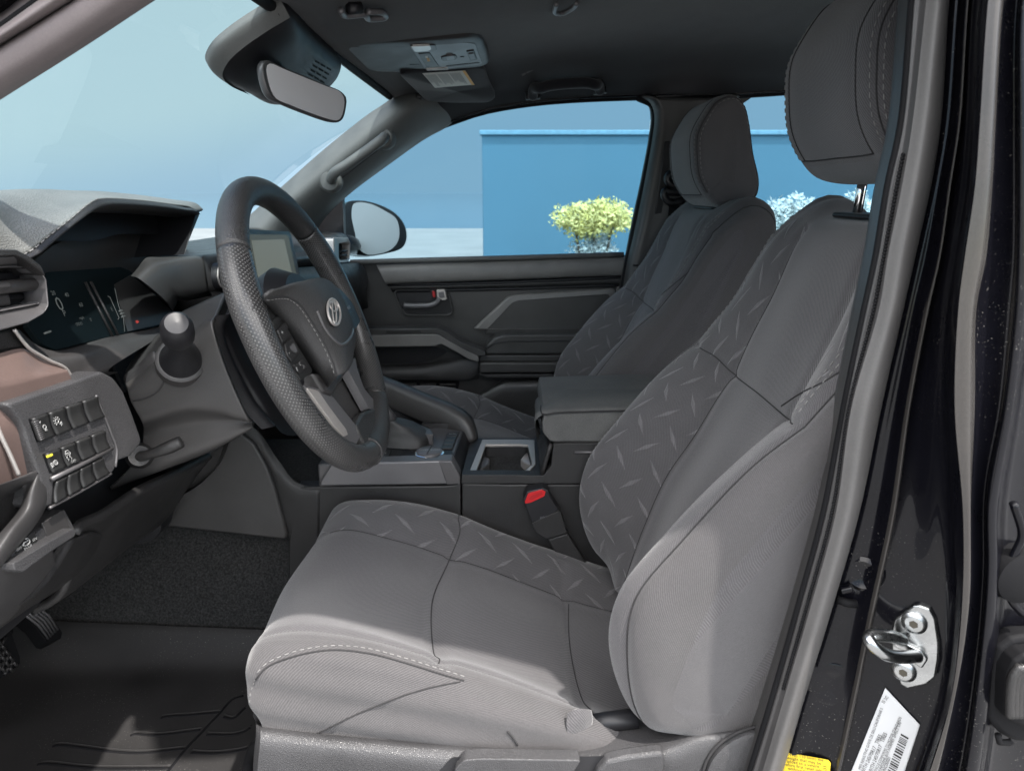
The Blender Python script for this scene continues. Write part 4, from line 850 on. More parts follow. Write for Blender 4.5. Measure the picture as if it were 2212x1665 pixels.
# tailgate-style lower switch box: OFF / DOOR / ON
LX = -.432
lb_ = prism('lower_switch_box', rc(c('F', [(60, 1500), (150, 1390), (330, 1250), (520, 1080), (600, 1230), (612, 1290), (400, 1440), (190, 1590), (120, 1600)], X=LX), .12), (-.04, 0, 0), M['base'], db, .004)
prism('lower_switch', c('F', [(128, 1420), (225, 1300), (280, 1255), (325, 1380), (150, 1510)], X=LX+.001), (-.002, 0, 0), M['button'], lb_, .0008)
prism('blank_cover', c('F', [(342, 1195), (515, 1085), (572, 1232), (400, 1342)], X=LX+.001), (-.002, 0, 0), M['plasticmid'], lb_, .0008)
prism('ledge', rc(c('F', [(110, 1520), (400, 1345), (600, 1235), (615, 1262), (605, 1300), (400, 1430), (190, 1590), (120, 1575)], X=LX+.012), .15), (-.03, 0, 0), M['base'], lb_, .004)
exv = (pt('F', 290, 1325, X=LX)-pt('F', 150, 1405, X=LX)).normalized(); eyv = Vector((1, 0, 0)).cross(exv)
if eyv.z < 0: eyv = -eyv
for s_, x, y, z_ in (('OFF', 155, 1402, .0085), ('DOOR', 226, 1388, .0075), ('ON', 280, 1326, .0085)):
    text('lettering', s_, pt('F', x, y, X=LX+.0025), exv, eyv, z_*.45, M['white'], lb_)
tubes('icon', [c('F', [(185, 1375), (195, 1352), (215, 1345), (228, 1328), (240, 1332), (240, 1352), (225, 1368), (205, 1378), (185, 1375)], X=LX+.003), c('F', [(206, 1322), (226, 1318)], X=LX+.003)], .0005, M['white'], lb_, n=4)
# rounded end of the dash under the bronze panel, far left
patch('dash_end_cap', [c('F', [(-300, 1010), (0, 885), (155, 835), (175, 870), (196, 960), (150, 1085), (0, 1275), (-200, 1500)], X=-.436), c('F', [(-300, 960), (0, 880), (200, 808), (300, 775), (262, 930), (240, 1060), (100, 1250), (-100, 1560)], X=-.422), c('F', [(-300, 1100), (-100, 940), (250, 850), (352, 880), (372, 985), (330, 1110), (120, 1390), (0, 1540)], X=-.424), c('F', [(-300, 1200), (-100, 1100), (250, 900), (355, 890), (365, 990), (320, 1110), (140, 1370), (20, 1560)], X=-.46)], M['plasticmid'], db, k=6, nv=60)
prism('dash_end_panel', c('F', [(-300, 1010), (0, 888), (155, 838), (260, 850), (340, 930), (335, 1050), (250, 1180), (0, 1480), (-300, 1700)], X=-.452), (-.02, 0, 0), M['plastic'], db, .003)
# knee panel below
kn = [c('F', [(1690, 620), (1420, 752), (1100, 900), (800, 1092), (600, 1190), (560, 1270)], X=-.46), c('M', [(437, 990), (395, 1030), (330, 1080), (240, 1135), (170, 1160), (150, 1165)], X=-.50), c('M', [(430, 1000), (388, 1052), (350, 1100), (258, 1175), (160, 1250), (120, 1275)], X=-.53), c('M', [(420, 1010), (380, 1070), (350, 1112), (256, 1180), (150, 1256), (60, 1315)], X=-.57)]
patch('knee_panel', kn, M['plastic'], db, k=8, nv=50, t=.01)
patch('knee_panel', [c('M', [(160, 1165), (120, 1230), (70, 1290), (-60, 1340)], X=-.45), c('M', [(200, 1150), (160, 1220), (100, 1280), (-40, 1380)], X=-.47), c('M', [(258, 1172), (180, 1240), (64, 1312), (-60, 1390)], X=-.54)], M['plastic'], db, k=8, nv=40, t=.01)
patch('knee_panel', [c('M', [(-90, 1240), (20, 1210), (60, 1190), (110, 1180)], X=-.43), c('M', [(-90, 1290), (20, 1260), (60, 1230), (115, 1190)], X=-.435), c('M', [(-90, 1350), (0, 1340), (60, 1285), (120, 1215)], X=-.45), c('M', [(-90, 1380), (0, 1350), (65, 1300), (130, 1225)], X=-.49)], M['plasticmid'], db, k=8, nv=40, t=.006)
prism('lower_duct', rc(c('I', [(740, 200), (900, 60), (1005, 15), (1040, 60), (1030, 130), (985, 185), (900, 200), (800, 208)], Y=1.02), .25), (0, .04, 0), M['plasticblk'], db, .008)
# centre panel with the start button, touch screen, vents on the far side
patch('centre_panel', [c('E', [(1060, 300), (1120, 230), (1180, 156), (1300, 148), (1500, 140), (1640, 128)], X=-.475), c('E', [(1140, 330), (1220, 260), (1300, 215), (1400, 190), (1520, 170), (1650, 160)], X=-.45), c('E', [(1340, 500), (1400, 440), (1440, 440), (1500, 425), (1600, 415), (1690, 400)], X=-.45), c('E', [(1380, 560), (1410, 500), (1425, 480), (1500, 480), (1600, 455), (1700, 425)], X=-.462), c('E', [(1400, 580), (1430, 530), (1440, 500), (1520, 500), (1620, 480), (1720, 460)], X=-.50)], M['plasticlt'], db, k=6, nv=40)
patch('centre_panel', [c('E', [(1640, 128), (1800, 112), (2100, 100), (2400, 80)], X=-.475), c('E', [(1650, 160), (1800, 150), (2100, 140), (2400, 130)], X=-.448), c('E', [(1690, 400), (1800, 400), (2100, 390), (2400, 380)], X=-.446), c('E', [(1700, 425), (1850, 430), (2100, 430), (2400, 430)], X=-.47)], M['plasticmid'], db, k=6, nv=30)
stp = pt('E', 1752, 300, X=-.445)
sb_ = lathe('start_button', [stp+Vector((-.01, 0, 0)), stp+Vector((.006, 0, 0)), stp+Vector((.009, 0, 0)), stp+Vector((.009, 0, 0))], [.0195, .0195, .0178, .001], M['plasticblk'], db)
tube('button_ring', [stp+Vector((.009, .0165*math.cos(a), .0165*math.sin(a))) for a in np.linspace(0, 2*math.pi, 40, endpoint=False)], .0016, M['satin'], sb_, closed=True, n=8)
for i, s_ in enumerate(('ENGINE', 'START', 'STOP')): text('lettering', s_, stp+Vector((.0096, 0, .0055-.0055*i)), (0, 1, 0), (0, 0, 1), .0052, mat('button lettering', (.35, .36, .35), .5), sb_)
TX = -.405
ts = prism('touch_screen', rc(c('G', [(418, 318), (640, 330), (652, 345), (706, 590), (690, 602), (440, 640)], X=TX), .08, 3), (-.018, 0, 0), M['satindark'], db, .002)
M['screenlit'] = mat('screen with daylight on it', (.20, .22, .20), .3, spec=.6, var=.05)
M['screenpage'] = mat('pale screen page', (.34, .36, .33), .35, var=.08)
prism('display', c('G', [(428, 345), (628, 348), (640, 362), (684, 575), (672, 584), (460, 622)], X=TX+.0006), (-.001, 0, 0), M['pageback'], ts)
prism('display_page', c('G', [(440, 378), (615, 372), (658, 560), (480, 602)], X=TX+.0012), (-.0008, 0, 0), M['page'], ts)
prism('display_frame', c('G', [(418, 318), (640, 330), (646, 344), (426, 342)], X=TX+.002), (-.002, 0, 0), M['satingrey'], ts)
patch('screen_shelf', [c('G', [(480, 640), (600, 610), (700, 600)], X=-.42), c('G', [(480, 672), (600, 640), (720, 625)], X=-.40), c('G', [(480, 700), (600, 660), (730, 640)], X=-.42)], M['plasticlt'], db, k=4, nv=20)
fv = frame('air_vent', rc(c('G', [(885, 365), (962, 362), (975, 390), (972, 480), (960, 495), (905, 500), (890, 480)], X=-.40), .15, 3), rc(c('G', [(912, 395), (950, 390), (962, 405), (960, 470), (950, 482), (918, 484), (912, 470)], X=-.405), .15, 3), (-.03, 0, 0), M['satin'], db, .002)
prism('vent_back', rc(c('G', [(912, 395), (950, 390), (962, 405), (960, 470), (950, 482), (918, 484), (912, 470)], X=-.42), .15, 3), (-.004, 0, 0), M['rubberblk'], fv)
tubes('vent_slat', [c('G', [(912, 440), (962, 432)], X=-.408), c('G', [(912, 462), (962, 455)], X=-.408)], .003, M['plasticmid'], fv)
patch('far_shelf', [c('G', [(660, 430), (780, 420), (890, 405)], X=-.44), c('G', [(680, 480), (790, 470), (890, 455)], X=-.415), c('G', [(690, 520), (800, 510), (900, 500)], X=-.43)], M['plasticmid'], db, k=5, nv=20)
# door-side end of the far dash
patch('far_dash_face', [c('G', [(690, 525), (850, 515), (985, 500), (1130, 500)], X=-.42), c('G', [(700, 600), (850, 600), (1000, 590), (1060, 640)], X=-.40), c('G', [(750, 700), (900, 690), (1020, 690), (1075, 760)], X=-.41), c('G', [(800, 860), (950, 840), (1050, 830), (1090, 850)], X=-.45)], M['plastic'], db, k=6, nv=30)

# ------------------------------------------------------------------ steering column and stalk
sc0 = thing('steering_column', 'grey plastic steering column cover with tilt lever under the instruments', 'steering column', V(-.4, .82, -.4))
YC = .80
s_top = c('E', [(1000, 1115), (1120, 1020), (1255, 918), (1335, 815), (1560, 700), (1745, 622)], Y=YC+.02)
s_a = c('E', [(1030, 1215), (1180, 1130), (1320, 1010), (1450, 880), (1600, 790), (1715, 690)], Y=YC-.002)
s_b = c('E', [(1065, 1330), (1300, 1290), (1500, 1200), (1650, 1120), (1750, 1080), (1830, 1060)], Y=YC-.006)
s_c = c('E', [(1150, 1485), (1400, 1400), (1560, 1372), (1750, 1385), (1880, 1425), (2000, 1450)], Y=YC-.006)
s_d = c('E', [(1160, 1580), (1400, 1530), (1600, 1490), (1800, 1470), (1930, 1468), (2040, 1480)], Y=YC+.018)
s_e = c('F', [(1130, 640), (1300, 620), (1500, 590), (1700, 530), (1900, 470), (2040, 420)], Y=YC+.012)
s_f = c('F', [(900, 920), (1150, 830), (1400, 735), (1650, 640), (1850, 540), (2030, 430)], Y=YC+.03)
s_g = [v+Vector((-.02, .15, .0)) for v in s_f]
s_0 = [v+Vector((-.01, .06, .02)) for v in s_top]
CS = patch('column_cover', [s_0, s_top, s_a, s_b, s_c, s_d, s_e, s_f, s_g], M['plasticlt'], sc0, k=8, nv=60, t=.004)
cs_bv = surf(CS)
patch('column_panel', [c('E', [(1000, 1100), (1120, 1015), (1250, 912), (1270, 1075)], Y=YC+.008), c('E', [(1020, 1220), (1130, 1180), (1225, 1140), (1268, 1080)], Y=YC+.004)], M['plasticmid'], sc0, k=4, nv=20, t=.004)
tube('column_joint', on(cs_bv, 'E', [(1345, 1050), (1335, 1130), (1290, 1220), (1200, 1280), (1080, 1310)], .0006, 30), .0009, M['seam'], sc0)
tube('tilt_lever', c('F', [(1075, 655, .80), (1110, 660, .785), (1220, 635, .775), (1350, 590, .775), (1470, 535, .78)], Y=.78), lambda t: .0068+.001*math.sin(t*9), M['plastic'], sc0, samples=24, n=12)
lathe('lever_knuckle', [pt('F', 1130, 650, Y=.80), pt('F', 1130, 650, Y=.778)], [.016, .012], M['plastic'], sc0)
# collar behind the wheel
k1 = c('E', [(1745, 622), (1700, 700), (1695, 780), (1735, 920), (1850, 1165), (1960, 1360), (2075, 1495), (2120, 1540)], Y=YC+.012)
k2 = [v+Vector((.012, .012, 0)) for v in k1]
k3 = c('G', [(330, 720), (300, 770), (300, 840), (340, 960), (420, 1120), (500, 1250), (560, 1360), (600, 1420)], Y=.84)
k4 = c('G', [(470, 700), (480, 760), (500, 840), (540, 960), (640, 1120), (720, 1250), (760, 1360), (790, 1420)], Y=.93)
patch('wheel_collar', [k1, k2, [v+Vector((-.004, .01, 0)) for v in k2], k3, k4], M['plasticblk'], sc0, k=5, nv=40)
st = thing('turn_signal_stalk', 'black turn signal stalk with a rounded knob in front of the instruments', 'stalk', pt('E', 1460, 1000, Y=.79))
p0, p1 = pt('E', 1468, 985, Y=.795), pt('E', 1432, 705, Y=.70)
ax = (p1-p0)
lathe('stalk_seat', [p0-ax.normalized()*.012, p0+ax.normalized()*.004, p0+ax.normalized()*.006], [.029, .0275, .024], M['plasticmid'], st, n=40)
lathe('stalk_arm', [p0+ax*t for t in (0, .06, .12, .25, .4, .55, .7)], [.0238, .0232, .0215, .0155, .0115, .0102, .0108], M['plasticblk'], st, n=40)
lathe('stalk_knob', [p0+ax*t for t in (.62, .68, .74, .85, .96, 1.03, 1.07, 1.085)], [.0112, .0142, .0162, .0168, .0162, .0142, .0112, .001], M['plasticblk'], st, n=40)
tube('stalk_joint', [p0+ax*t+Vector((.002, -r, 0)) for t, r in ((.03, .0236), (.12, .0215), (.25, .0155), (.4, .0115), (.6, .0106))], .0005, M['seam'], st)
# ------------------------------------------------------------------ steering wheel (fitted plane: tilted 20.7 degrees)
TA = .361; WC = V(-.2473, .8617, -.1615)
wn, wu, wsd_ = Vector((math.cos(TA), 0, math.sin(TA))), Vector((-math.sin(TA), 0, math.cos(TA))), Vector((0, 1, 0))
def W(u, v, h=0): return WC+wsd_*u+wu*v+wn*h
def wp(pts, h=0): return c('G', pts, pl=(WC+wn*h, wn))
def wang(x, y):
    p = pt('G', x, y, pl=(WC, wn))-WC; return math.atan2(p.dot(wu), p.dot(wsd_))
stw = thing('steering_wheel', 'black leather three spoke steering wheel with perforated grips', 'steering wheel', WC)
aN, aF = wang(328, 432), wang(728, 338)                 # seams of the top piece
aN %= 2*math.pi
aB, aC = wang(1062, 1495) % (2*math.pi), wang(1152, 1288) % (2*math.pi)
def rimseg(name, a0, a1, m, rr, n=70, sec=20, cap=True):
    G = []
    for i in range(n):
        a = a0+(a1-a0)*i/(n-1); r_, w_ = rr(a); row = []
        for q in range(sec):
            th = 2*math.pi*q/sec
            rho = .175+w_*math.cos(th); row.append(W(rho*math.cos(a), rho*math.sin(a), r_*math.sin(th)))
        G.append(row)
    return gridmesh(name, np.array([[list(p) for p in row] for row in G]), m, stw, closed_v=True, cap=cap)
def rad(a):
    b = .0008*max(0, math.cos(2*(a-math.radians(35))))
    bulge = sum(math.exp(-((math.degrees((a-x+math.pi) % (2*math.pi)-math.pi))/13)**2) for x in (math.radians(22), math.radians(158)))
    return (.0165+.001*bulge, .0168+.0035*bulge)
rimseg('rim_top', aF+.004, aN-.004, M['leather'], lambda a: (.0168, .0168), 60, 24)
rimseg('grip', aN+.004, aB-.006, M['perf'], rad, 90, 28)
rimseg('grip', aC-2*math.pi+.006, aF-.004, M['perf'], rad, 80, 28)
rimseg('rim_bottom', aB, aC, M['leather'], lambda a: (.0172, .0195), 40, 24)
for a in (aN, aF): rimseg('rim_seam', a-.004, a+.004, M['seam'], lambda q: (.0163, .0163), 3, 20)
for a in (aB-.003, aC+.003): rimseg('rim_seam', a-.003, a+.003, M['satingrey'], lambda q: (.0172, .0178), 3, 20)
# bottom infill of the rim
bi = wp([(1060, 1490), (1020, 1420), (1005, 1370), (1040, 1310), (1100, 1285), (1150, 1285), (1172, 1340), (1150, 1480), (1100, 1560)], .006)
prism('rim_bottom_web', rc(bi, .25), -wn*.014, M['leather'], stw, .005)
# air bag cover
p0_ = wp([(512, 752), (545, 800), (630, 900), (770, 1092), (835, 1195)], -.004)
p1_ = wp([(505, 705), (560, 735), (690, 860), (815, 1060), (872, 1150)], .02)
p2_ = wp([(512, 686), (640, 690), (745, 790), (845, 960), (902, 1112)], .034)
p3_ = wp([(560, 650), (720, 640), (820, 740), (905, 900), (950, 1090)], .042)
p4_ = wp([(640, 615), (800, 605), (885, 690), (960, 860), (985, 1040)], .038)
p5_ = wp([(700, 600), (840, 588), (912, 655), (996, 872), (990, 1010)], .024)
p6_ = wp([(720, 606), (850, 596), (920, 670), (1000, 880), (990, 1000)], -.006)
AB = patch('airbag_cover', [p0_, p1_, p2_, p3_, p4_, p5_, p6_], M['padskin'], stw, k=8, nv=60)
solid(AB, .003, 1)
ab_bv = surf(AB)
tube('pad_seam', on(ab_bv, 'G', [(515, 690), (600, 683), (645, 690), (700, 725), (760, 810), (830, 930), (880, 1040), (902, 1105)], .0004, 50), .0008, M['seam'], AB)
stitches('pad_stitching', [on(ab_bv, 'G', [(520, 699), (600, 692), (640, 699), (690, 735), (750, 820), (820, 940), (870, 1050), (892, 1112)], .0006, 90)], M['thread'], AB, .0035, .003, .0005)
prism('airbag_lower', wp([(770, 1092), (835, 1200), (880, 1215), (960, 1085), (990, 1005), (900, 1110)], .008), -wn*.02, M['plasticmid'], stw, .004)
# emblem: plain oval ring badge with two inner ovals
ec = on(ab_bv, 'G', [(877, 768)], .002)[0]
q = on(ab_bv, 'G', [(872, 700), (882, 835), (850, 760), (905, 775)], .002)
ev, eh = (q[0]-q[1]).normalized(), (q[3]-q[2]).normalized()
def oval(cx, cy, a, b, n=48): return [ec+eh*(cx+a*math.cos(t))+ev*(cy+b*math.sin(t)) for t in np.linspace(0, 2*math.pi, n, endpoint=False)]
hv, hh = (q[0]-q[1]).length/2*1.02, (q[3]-q[2]).length/2*1.22
em = tube('emblem', oval(0, 0, hh, hv), .0016, M['satin'], AB, closed=True)
tubes('emblem_oval', [oval(0, hv*.42, hh*.62, hv*.36), oval(0, hv*-.02, hh*.30, hv*.88)],   .0012, M['satin'], em, closed=True)
prism('emblem_ground', oval(0, 0, hh*.98, hv*.98), -eh.cross(ev)*.001, M['leather'], em)
pl_ = on(ab_bv, 'G', [(790, 760), (830, 850), (880, 915), (925, 945), (972, 905), (985, 860)], .0006, 40)
if len(pl_) > 4: tube('pad_crease', pl_, .0018, M['satingrey'], AB)
# switch pads
spm = wp([(515, 742), (560, 745), (600, 790), (660, 900), (770, 1080), (760, 1100), (705, 1135), (690, 1110), (610, 1000), (560, 850), (535, 800)], .010)
spad = prism('switch_pad', rc(spm, .15), -wn*.016, M['button'], stw, .002)
for pts, m_ in (([(548, 815), (590, 780), (605, 800), (565, 845)], 'button'), ([(578, 860), (620, 815), (640, 850), (600, 905)], 'plastic'), ([(590, 890), (630, 850), (650, 890), (612, 930)], 'plastic'), ([(620, 935), (660, 900), (700, 985), (660, 1035), (635, 1000)], 'plastic'), ([(640, 950), (668, 925), (690, 980), (665, 1005)], 'satindark'), ([(665, 1050), (715, 1020), (750, 1060), (700, 1100)], 'plastic')):
    prism('pad_button', rc(wp(pts, .0125), .2), -wn*.003, M[m_], spad, .001)
pr = (pt('G', 625, 840, pl=(WC, wn))-pt('G', 590, 860, pl=(WC, wn))).normalized(); pu = wn.cross(pr)
for s_, x, y in (('+', 604, 878), ('-', 640, 985), ('o', 682, 1072), ('<', 700, 1050), ('>', 720, 1062)):
    text('icon', s_, pt('G', x, y, pl=(WC+wn*.0131, wn)), wsd_, wu, .009, M['white'], spad)
spr = prism('switch_pad', rc(wp([(888, 622), (930, 650), (985, 715), (1028, 790), (1030, 815), (1002, 858), (985, 850), (950, 760), (905, 665)], .012), .15), -wn*.018, M['button'], stw, .002)
for pts in ([(930, 700), (950, 690), (975, 740), (960, 770)], [(962, 765), (985, 760), (1000, 800), (985, 830)]):
    prism('pad_button', rc(wp(pts, .0145), .2), -wn*.003, M['plastic'], spr, .001)
text('icon', 'MODE', pt('G', 965, 742, pl=(WC+wn*.0155, wn)), wsd_, wu, .006, M['white'], spr)
# lower spokes
sp1 = wp([(718, 1158), (835, 1190), (880, 1225), (1022, 1400), (1030, 1430), (1008, 1482), (960, 1462), (900, 1395), (800, 1270)], .004)
spk = prism('spoke', rc(sp1, .12), -wn*.012, M['satindark'], stw, .003)
prism('spoke_slot', rc(wp([(735, 1172), (800, 1190), (862, 1280), (952, 1400), (962, 1430), (940, 1440), (890, 1385)], .0052), .15), -wn*.004, M['satin'], spk, .002)
prism('spoke_inlay', wp([(862, 1222), (935, 1118), (1068, 1282), (1020, 1330), (1000, 1362)], -.012), -wn*.012, M['plasticlt'], stw, .003)
sp2 = wp([(960, 1078), (1000, 1010), (1012, 1080), (1050, 1180), (1100, 1240), (1128, 1255), (1150, 1235), (1168, 1270), (1110, 1290), (1075, 1290)], .004)
spk2 = prism('spoke', rc(sp2, .1), -wn*.012, M['satindark'], stw, .003)
lathe('wheel_hub', [W(0, 0, -.06), W(0, 0, -.02), W(0, 0, .0)], [.075, .085, .07], M['plasticblk'], stw)
prism('hub_back', wp([(520, 745), (700, 610), (900, 630), (990, 800), (1010, 860), (985, 1000), (890, 1200), (720, 1150), (600, 980)], -.006), -wn*.02, M['plasticblk'], stw, .004)

# ------------------------------------------------------------------ centre console
cc = thing('centre_console', 'charcoal centre console with silver edged cup holder between the seats', 'centre console', V(-.1, 1.23, -.6))
prism('kick_panel', rc(c('M', [(437, 986), (520, 936), (548, 958), (575, 1006), (592, 1051), (622, 1166), (360, 1137), (351, 1099), (393, 1026)], Y=1.085), .12), (0, .03, 0), M['plasticlt'], cc, .008)
patch('console_flank', [c('M', [(470, 905), (545, 920), (600, 990), (640, 1040), (690, 1052)], Y=1.10), c('M', [(480, 930), (556, 950), (600, 1015), (640, 1056), (690, 1062)], Y=1.094), c('M', [(540, 960), (578, 1005), (610, 1070), (640, 1110), (690, 1120)], Y=1.094), c('M', [(548, 975), (592, 1050), (624, 1166), (650, 1200), (690, 1230)], Y=1.097)], M['plastic'], cc, k=6, nv=30, t=.006)
prism('console_side', c('M', [(640, 1052), (690, 1051), (960, 1049), (985, 1046), (995, 1040), (995, 1420), (618, 1420), (624, 1166)], Y=1.095), (0, .03, 0), M['plastic'], cc, .003)
prism('console_side', c('M', [(998, 1044), (1100, 1046), (1460, 1046), (1460, 1500), (998, 1500)], Y=1.096), (0, .03, 0), M['plastic'], cc, .003)
prism('console_rim', rc(c('H', [(940, 1074), (942, 1022), (1200, 1022), (1440, 1026), (1488, 965), (1502, 836), (1560, 830), (2300, 830), (2300, 1074)], Y=1.092), .06, 3, ), (0, .022, 0), M['plastic'], cc, .003)
prism('console_bin', c('H', [(1492, 962), (1504, 838), (1560, 832), (2300, 832), (2300, 1074), (1492, 1074)], Y=1.112), (0, .24, 0), M['plastic'], cc, .004)
tube('rim_groove', c('H', [(1630, 884), (1765, 883), (1900, 882)], Y=1.091), .0028, M['satingrey'], cc)
blk = [(76, 1090), (80, 1058), (148, 950), (500, 943), (880, 933), (932, 1030), (932, 1078)]
prism('silver_edge', c('H', blk, Y=1.088), (0, .03, 0), M['satindark'], cc, .003)
prism('silver_facet', c('H', [(880, 936), (932, 1030), (932, 1078), (850, 1084), (800, 940)], Y=1.0872), (0, .01, 0), M['satingrey'], cc, .002)
DZ = -.443
dk = prism('console_deck', c('H', [(60, 958), (500, 946), (884, 935), (952, 752), (700, 715), (300, 640)], Z=DZ), (0, 0, -.05), M['satingrey'], cc, .004)
prism('deck_slope', [pt('H', 884, 935, Z=DZ), pt('H', 952, 752, Z=DZ), pt('H', 1000, 800, Z=-.468), pt('H', 940, 1018, Z=-.468)], (0, 0, -.03), M['plasticblk'], cc, .002)
def dkp(name, pts, dz, m, th=.004, par=None, rr=.15, bv_=.001): return prism(name, rc(c('H', pts, Z=DZ+dz), rr), (0, 0, -th), M[m], par or cc, bv_)
dkp('deck_inlay', [(395, 905), (440, 850), (600, 845), (640, 880), (690, 860), (860, 850), (890, 885), (860, 935), (640, 938), (560, 912), (490, 935), (390, 938)], .002, 'plasticblk')
dkp('deck_button', [(432, 910), (450, 872), (512, 870), (500, 908)], .004, 'button'); dkp('deck_button', [(505, 908), (520, 868), (582, 876), (570, 905)], .004, 'button')
text('icon', 'o', pt('H', 470, 888, Z=DZ+.0048), (1, 0, 0), (0, 1, 0), .012, M['white'], cc)
bs = dkp('button_strip', [(815, 862), (855, 762), (925, 758), (884, 862)], .003, 'plasticblk')
for i in range(4):
    f0, f1 = i/4+.02, (i+1)/4-.02
    dkp('deck_button', [(855-40*f0+4, 764+98*f0), (922-40*f0, 762+98*f0), (922-40*f1, 762+98*f1), (855-40*f1+4, 764+98*f1)], .005, 'button', .003, bs, .05, .0006)
text('icon', 'oo', pt('H', 885, 770, Z=DZ+.0056), (1, 0, 0), (0, 1, 0), .012, M['white'], bs)
dc = pt('H', 745, 884, Z=DZ+.010)
dl = lathe('mode_dial', [dc+Vector((0, 0, z)) for z in (-.009, -.002, .0, .001)], [.0265, .0265, .0255, .023], M['chrome'], cc, n=48)
lathe('dial_top', [dc+Vector((0, 0, z)) for z in (-.002, .003, .004, .0041)], [.0225, .0225, .021, .001], M['satindark'], dl, n=40)
tubes('dial_split', [[dc+Vector((-.002, -.02, .0045)), dc+Vector((.002, .02, .0045))]], .0006, M['seam'], dl, n=4)
for s_, dx in (('2WD', -.0105), ('4WD', .0105)): text('lettering', s_, dc+Vector((dx, 0, .0046)), (1, 0, 0), (0, 1, 0), .0075, M['white'], dl)
# shifter boot and lever foot
sf = thing('gear_selector', 'dark gear selector boot rising behind the steering wheel rim', 'gear selector', pt('H', 620, 800, Z=DZ))
bb_ = [(440, 842), (560, 862), (695, 858), (748, 800), (640, 735), (480, 730)]
B0 = c('H', bb_, Z=DZ+.004); bc0 = sum(B0, Vector())/6; top = pt('H', 470, 640, Y=1.19)
patch('boot', [B0, [v*.9+bc0*.1+Vector((0, 0, .014)) for v in B0], [v*.62+(bc0*.6+top*.4)*.38+Vector((0, 0, .018)) for v in B0], [top*.75+bc0*.25+(v-bc0)*.25 for v in B0]], M['leather'], sf, k=5, nv=48, closed_v=True)
tube('lever', [top*.7+bc0*.3, top*1.02-bc0*.02, top*1.25-bc0*.25], .013, M['satindark'], sf)
prism('boot_collar', rc(c('H', [(590, 690), (640, 690), (752, 745), (770, 775), (700, 772), (585, 720)], Z=DZ+.02), .15), (0, 0, -.02), M['satingrey'], sf, .003)
# passenger-side grab rail on the console
rl = [c('H', [(300, 440, 1.40), (480, 512, 1.37), (700, 602, 1.335), (900, 684, 1.305), (945, 705, 1.30), (975, 745, 1.295), (1006, 812, 1.29)], Y=1.3)]
gr = sample(rl[0], 40); Gs = []
for i, p in enumerate(gr):
    T = gr[min(i+1, 39)]-gr[max(i-1, 0)]; T /= np.linalg.norm(T); a = np.array([0, 1, 0])-T*T[1]; a /= np.linalg.norm(a); b = np.cross(T, a)
    if b[2] < 0: b = -b
    hh_ = .026 if i < 30 else .026-.014*(i-30)/9
    Gs.append([list(p+a*.022*x+b*hh_*y) for x, y in ((-1, -.8), (-1, .5), (-.8, .9), (0, 1), (.8, .9), (1, .5), (1, -.8), (.6, -1), (-.6, -1))])
gmm = gridmesh('grab_rail', np.array(Gs), M['plasticlt'], cc, closed_v=True, cap=True)
prism('rail_base', c('H', [(300, 560), (480, 575), (820, 712), (828, 760), (740, 775), (480, 690), (300, 640)], Y=1.345), (0, .02, 0), M['plasticblk'], cc, .003)
prism('rail_foot', rc(c('H', [(690, 715), (840, 706), (940, 702), (1000, 822), (960, 760), (820, 756)], Y=1.285), .12), (0, .02, 0), M['plastic'], cc, .003)
# cup holder
HZ = -.4645
prism('cup_deck', c('H', [(942, 1020), (1000, 798), (1410, 800), (1505, 838), (1442, 1025)], Z=HZ-.0035), (0, 0, -.012), M['plastic'], cc, .001) if False else None
fo = [(985, 1008), (1068, 803), (1300, 803), (1386, 807), (1393, 955), (1340, 1013)]; fi = [(1032, 992), (1088, 836), (1290, 834), (1345, 838), (1372, 955), (1330, 993)]
cup = frame('cup_holder', c('H', fo, Z=HZ), c('H', fi, Z=HZ), (0, 0, -.006), M['satin'], cc, .0015)
FI = c('H', fi, Z=HZ-.001)
patch('cup_well', [FI+[FI[0]], [v+Vector((0, 0, -.085)) for v in FI+[FI[0]]], [sum(FI, Vector())/6+(v-sum(FI, Vector())/6)*.02+Vector((0, 0, -.087)) for v in FI+[FI[0]]]], M['plastic'], cup, k=4, nv=60, lin_v=True, lin_u=True)
OUT = c('H', [(942, 1022), (1000, 798), (1300, 795), (1412, 800), (1500, 840), (1442, 1026)], Z=HZ-.002)
FOo = c('H', fo, Z=HZ-.002)
frame('cup_deck', OUT, FOo, (0, 0, -.01), M['plastic'], cc, .0)
def wed(name, pts, m): return prism(name, c('H', pts, Z=HZ-.018), (0, 0, -.03), M[m], cup, .003)
wed('cup_finger', [(1052, 990), (1062, 905), (1112, 918), (1110, 950)], 'satindark'); wed('cup_finger', [(1300, 925), (1335, 882), (1378, 880), (1376, 965), (1320, 940)], 'satin')
for x in (1095, 1290):
    a = pt('H', x, 968, Z=HZ-.06); tube('cup_ring', [a+Vector((.018*math.cos(t), .018*math.sin(t), .004*math.sin(t))) for t in np.linspace(0, 2*math.pi, 24, endpoint=False)], .0025, M['satingrey'], cup, closed=True)
patch('console_riser', [c('H', [(1405, 800, 1.31), (1425, 870, 1.22), (1442, 1022, 1.092)], Y=1.2), c('H', [(1440, 745, 1.31), (1475, 800, 1.22), (1498, 838, 1.092)], Y=1.2)], M['plastic'], cc, k=4, nv=12, t=.006)
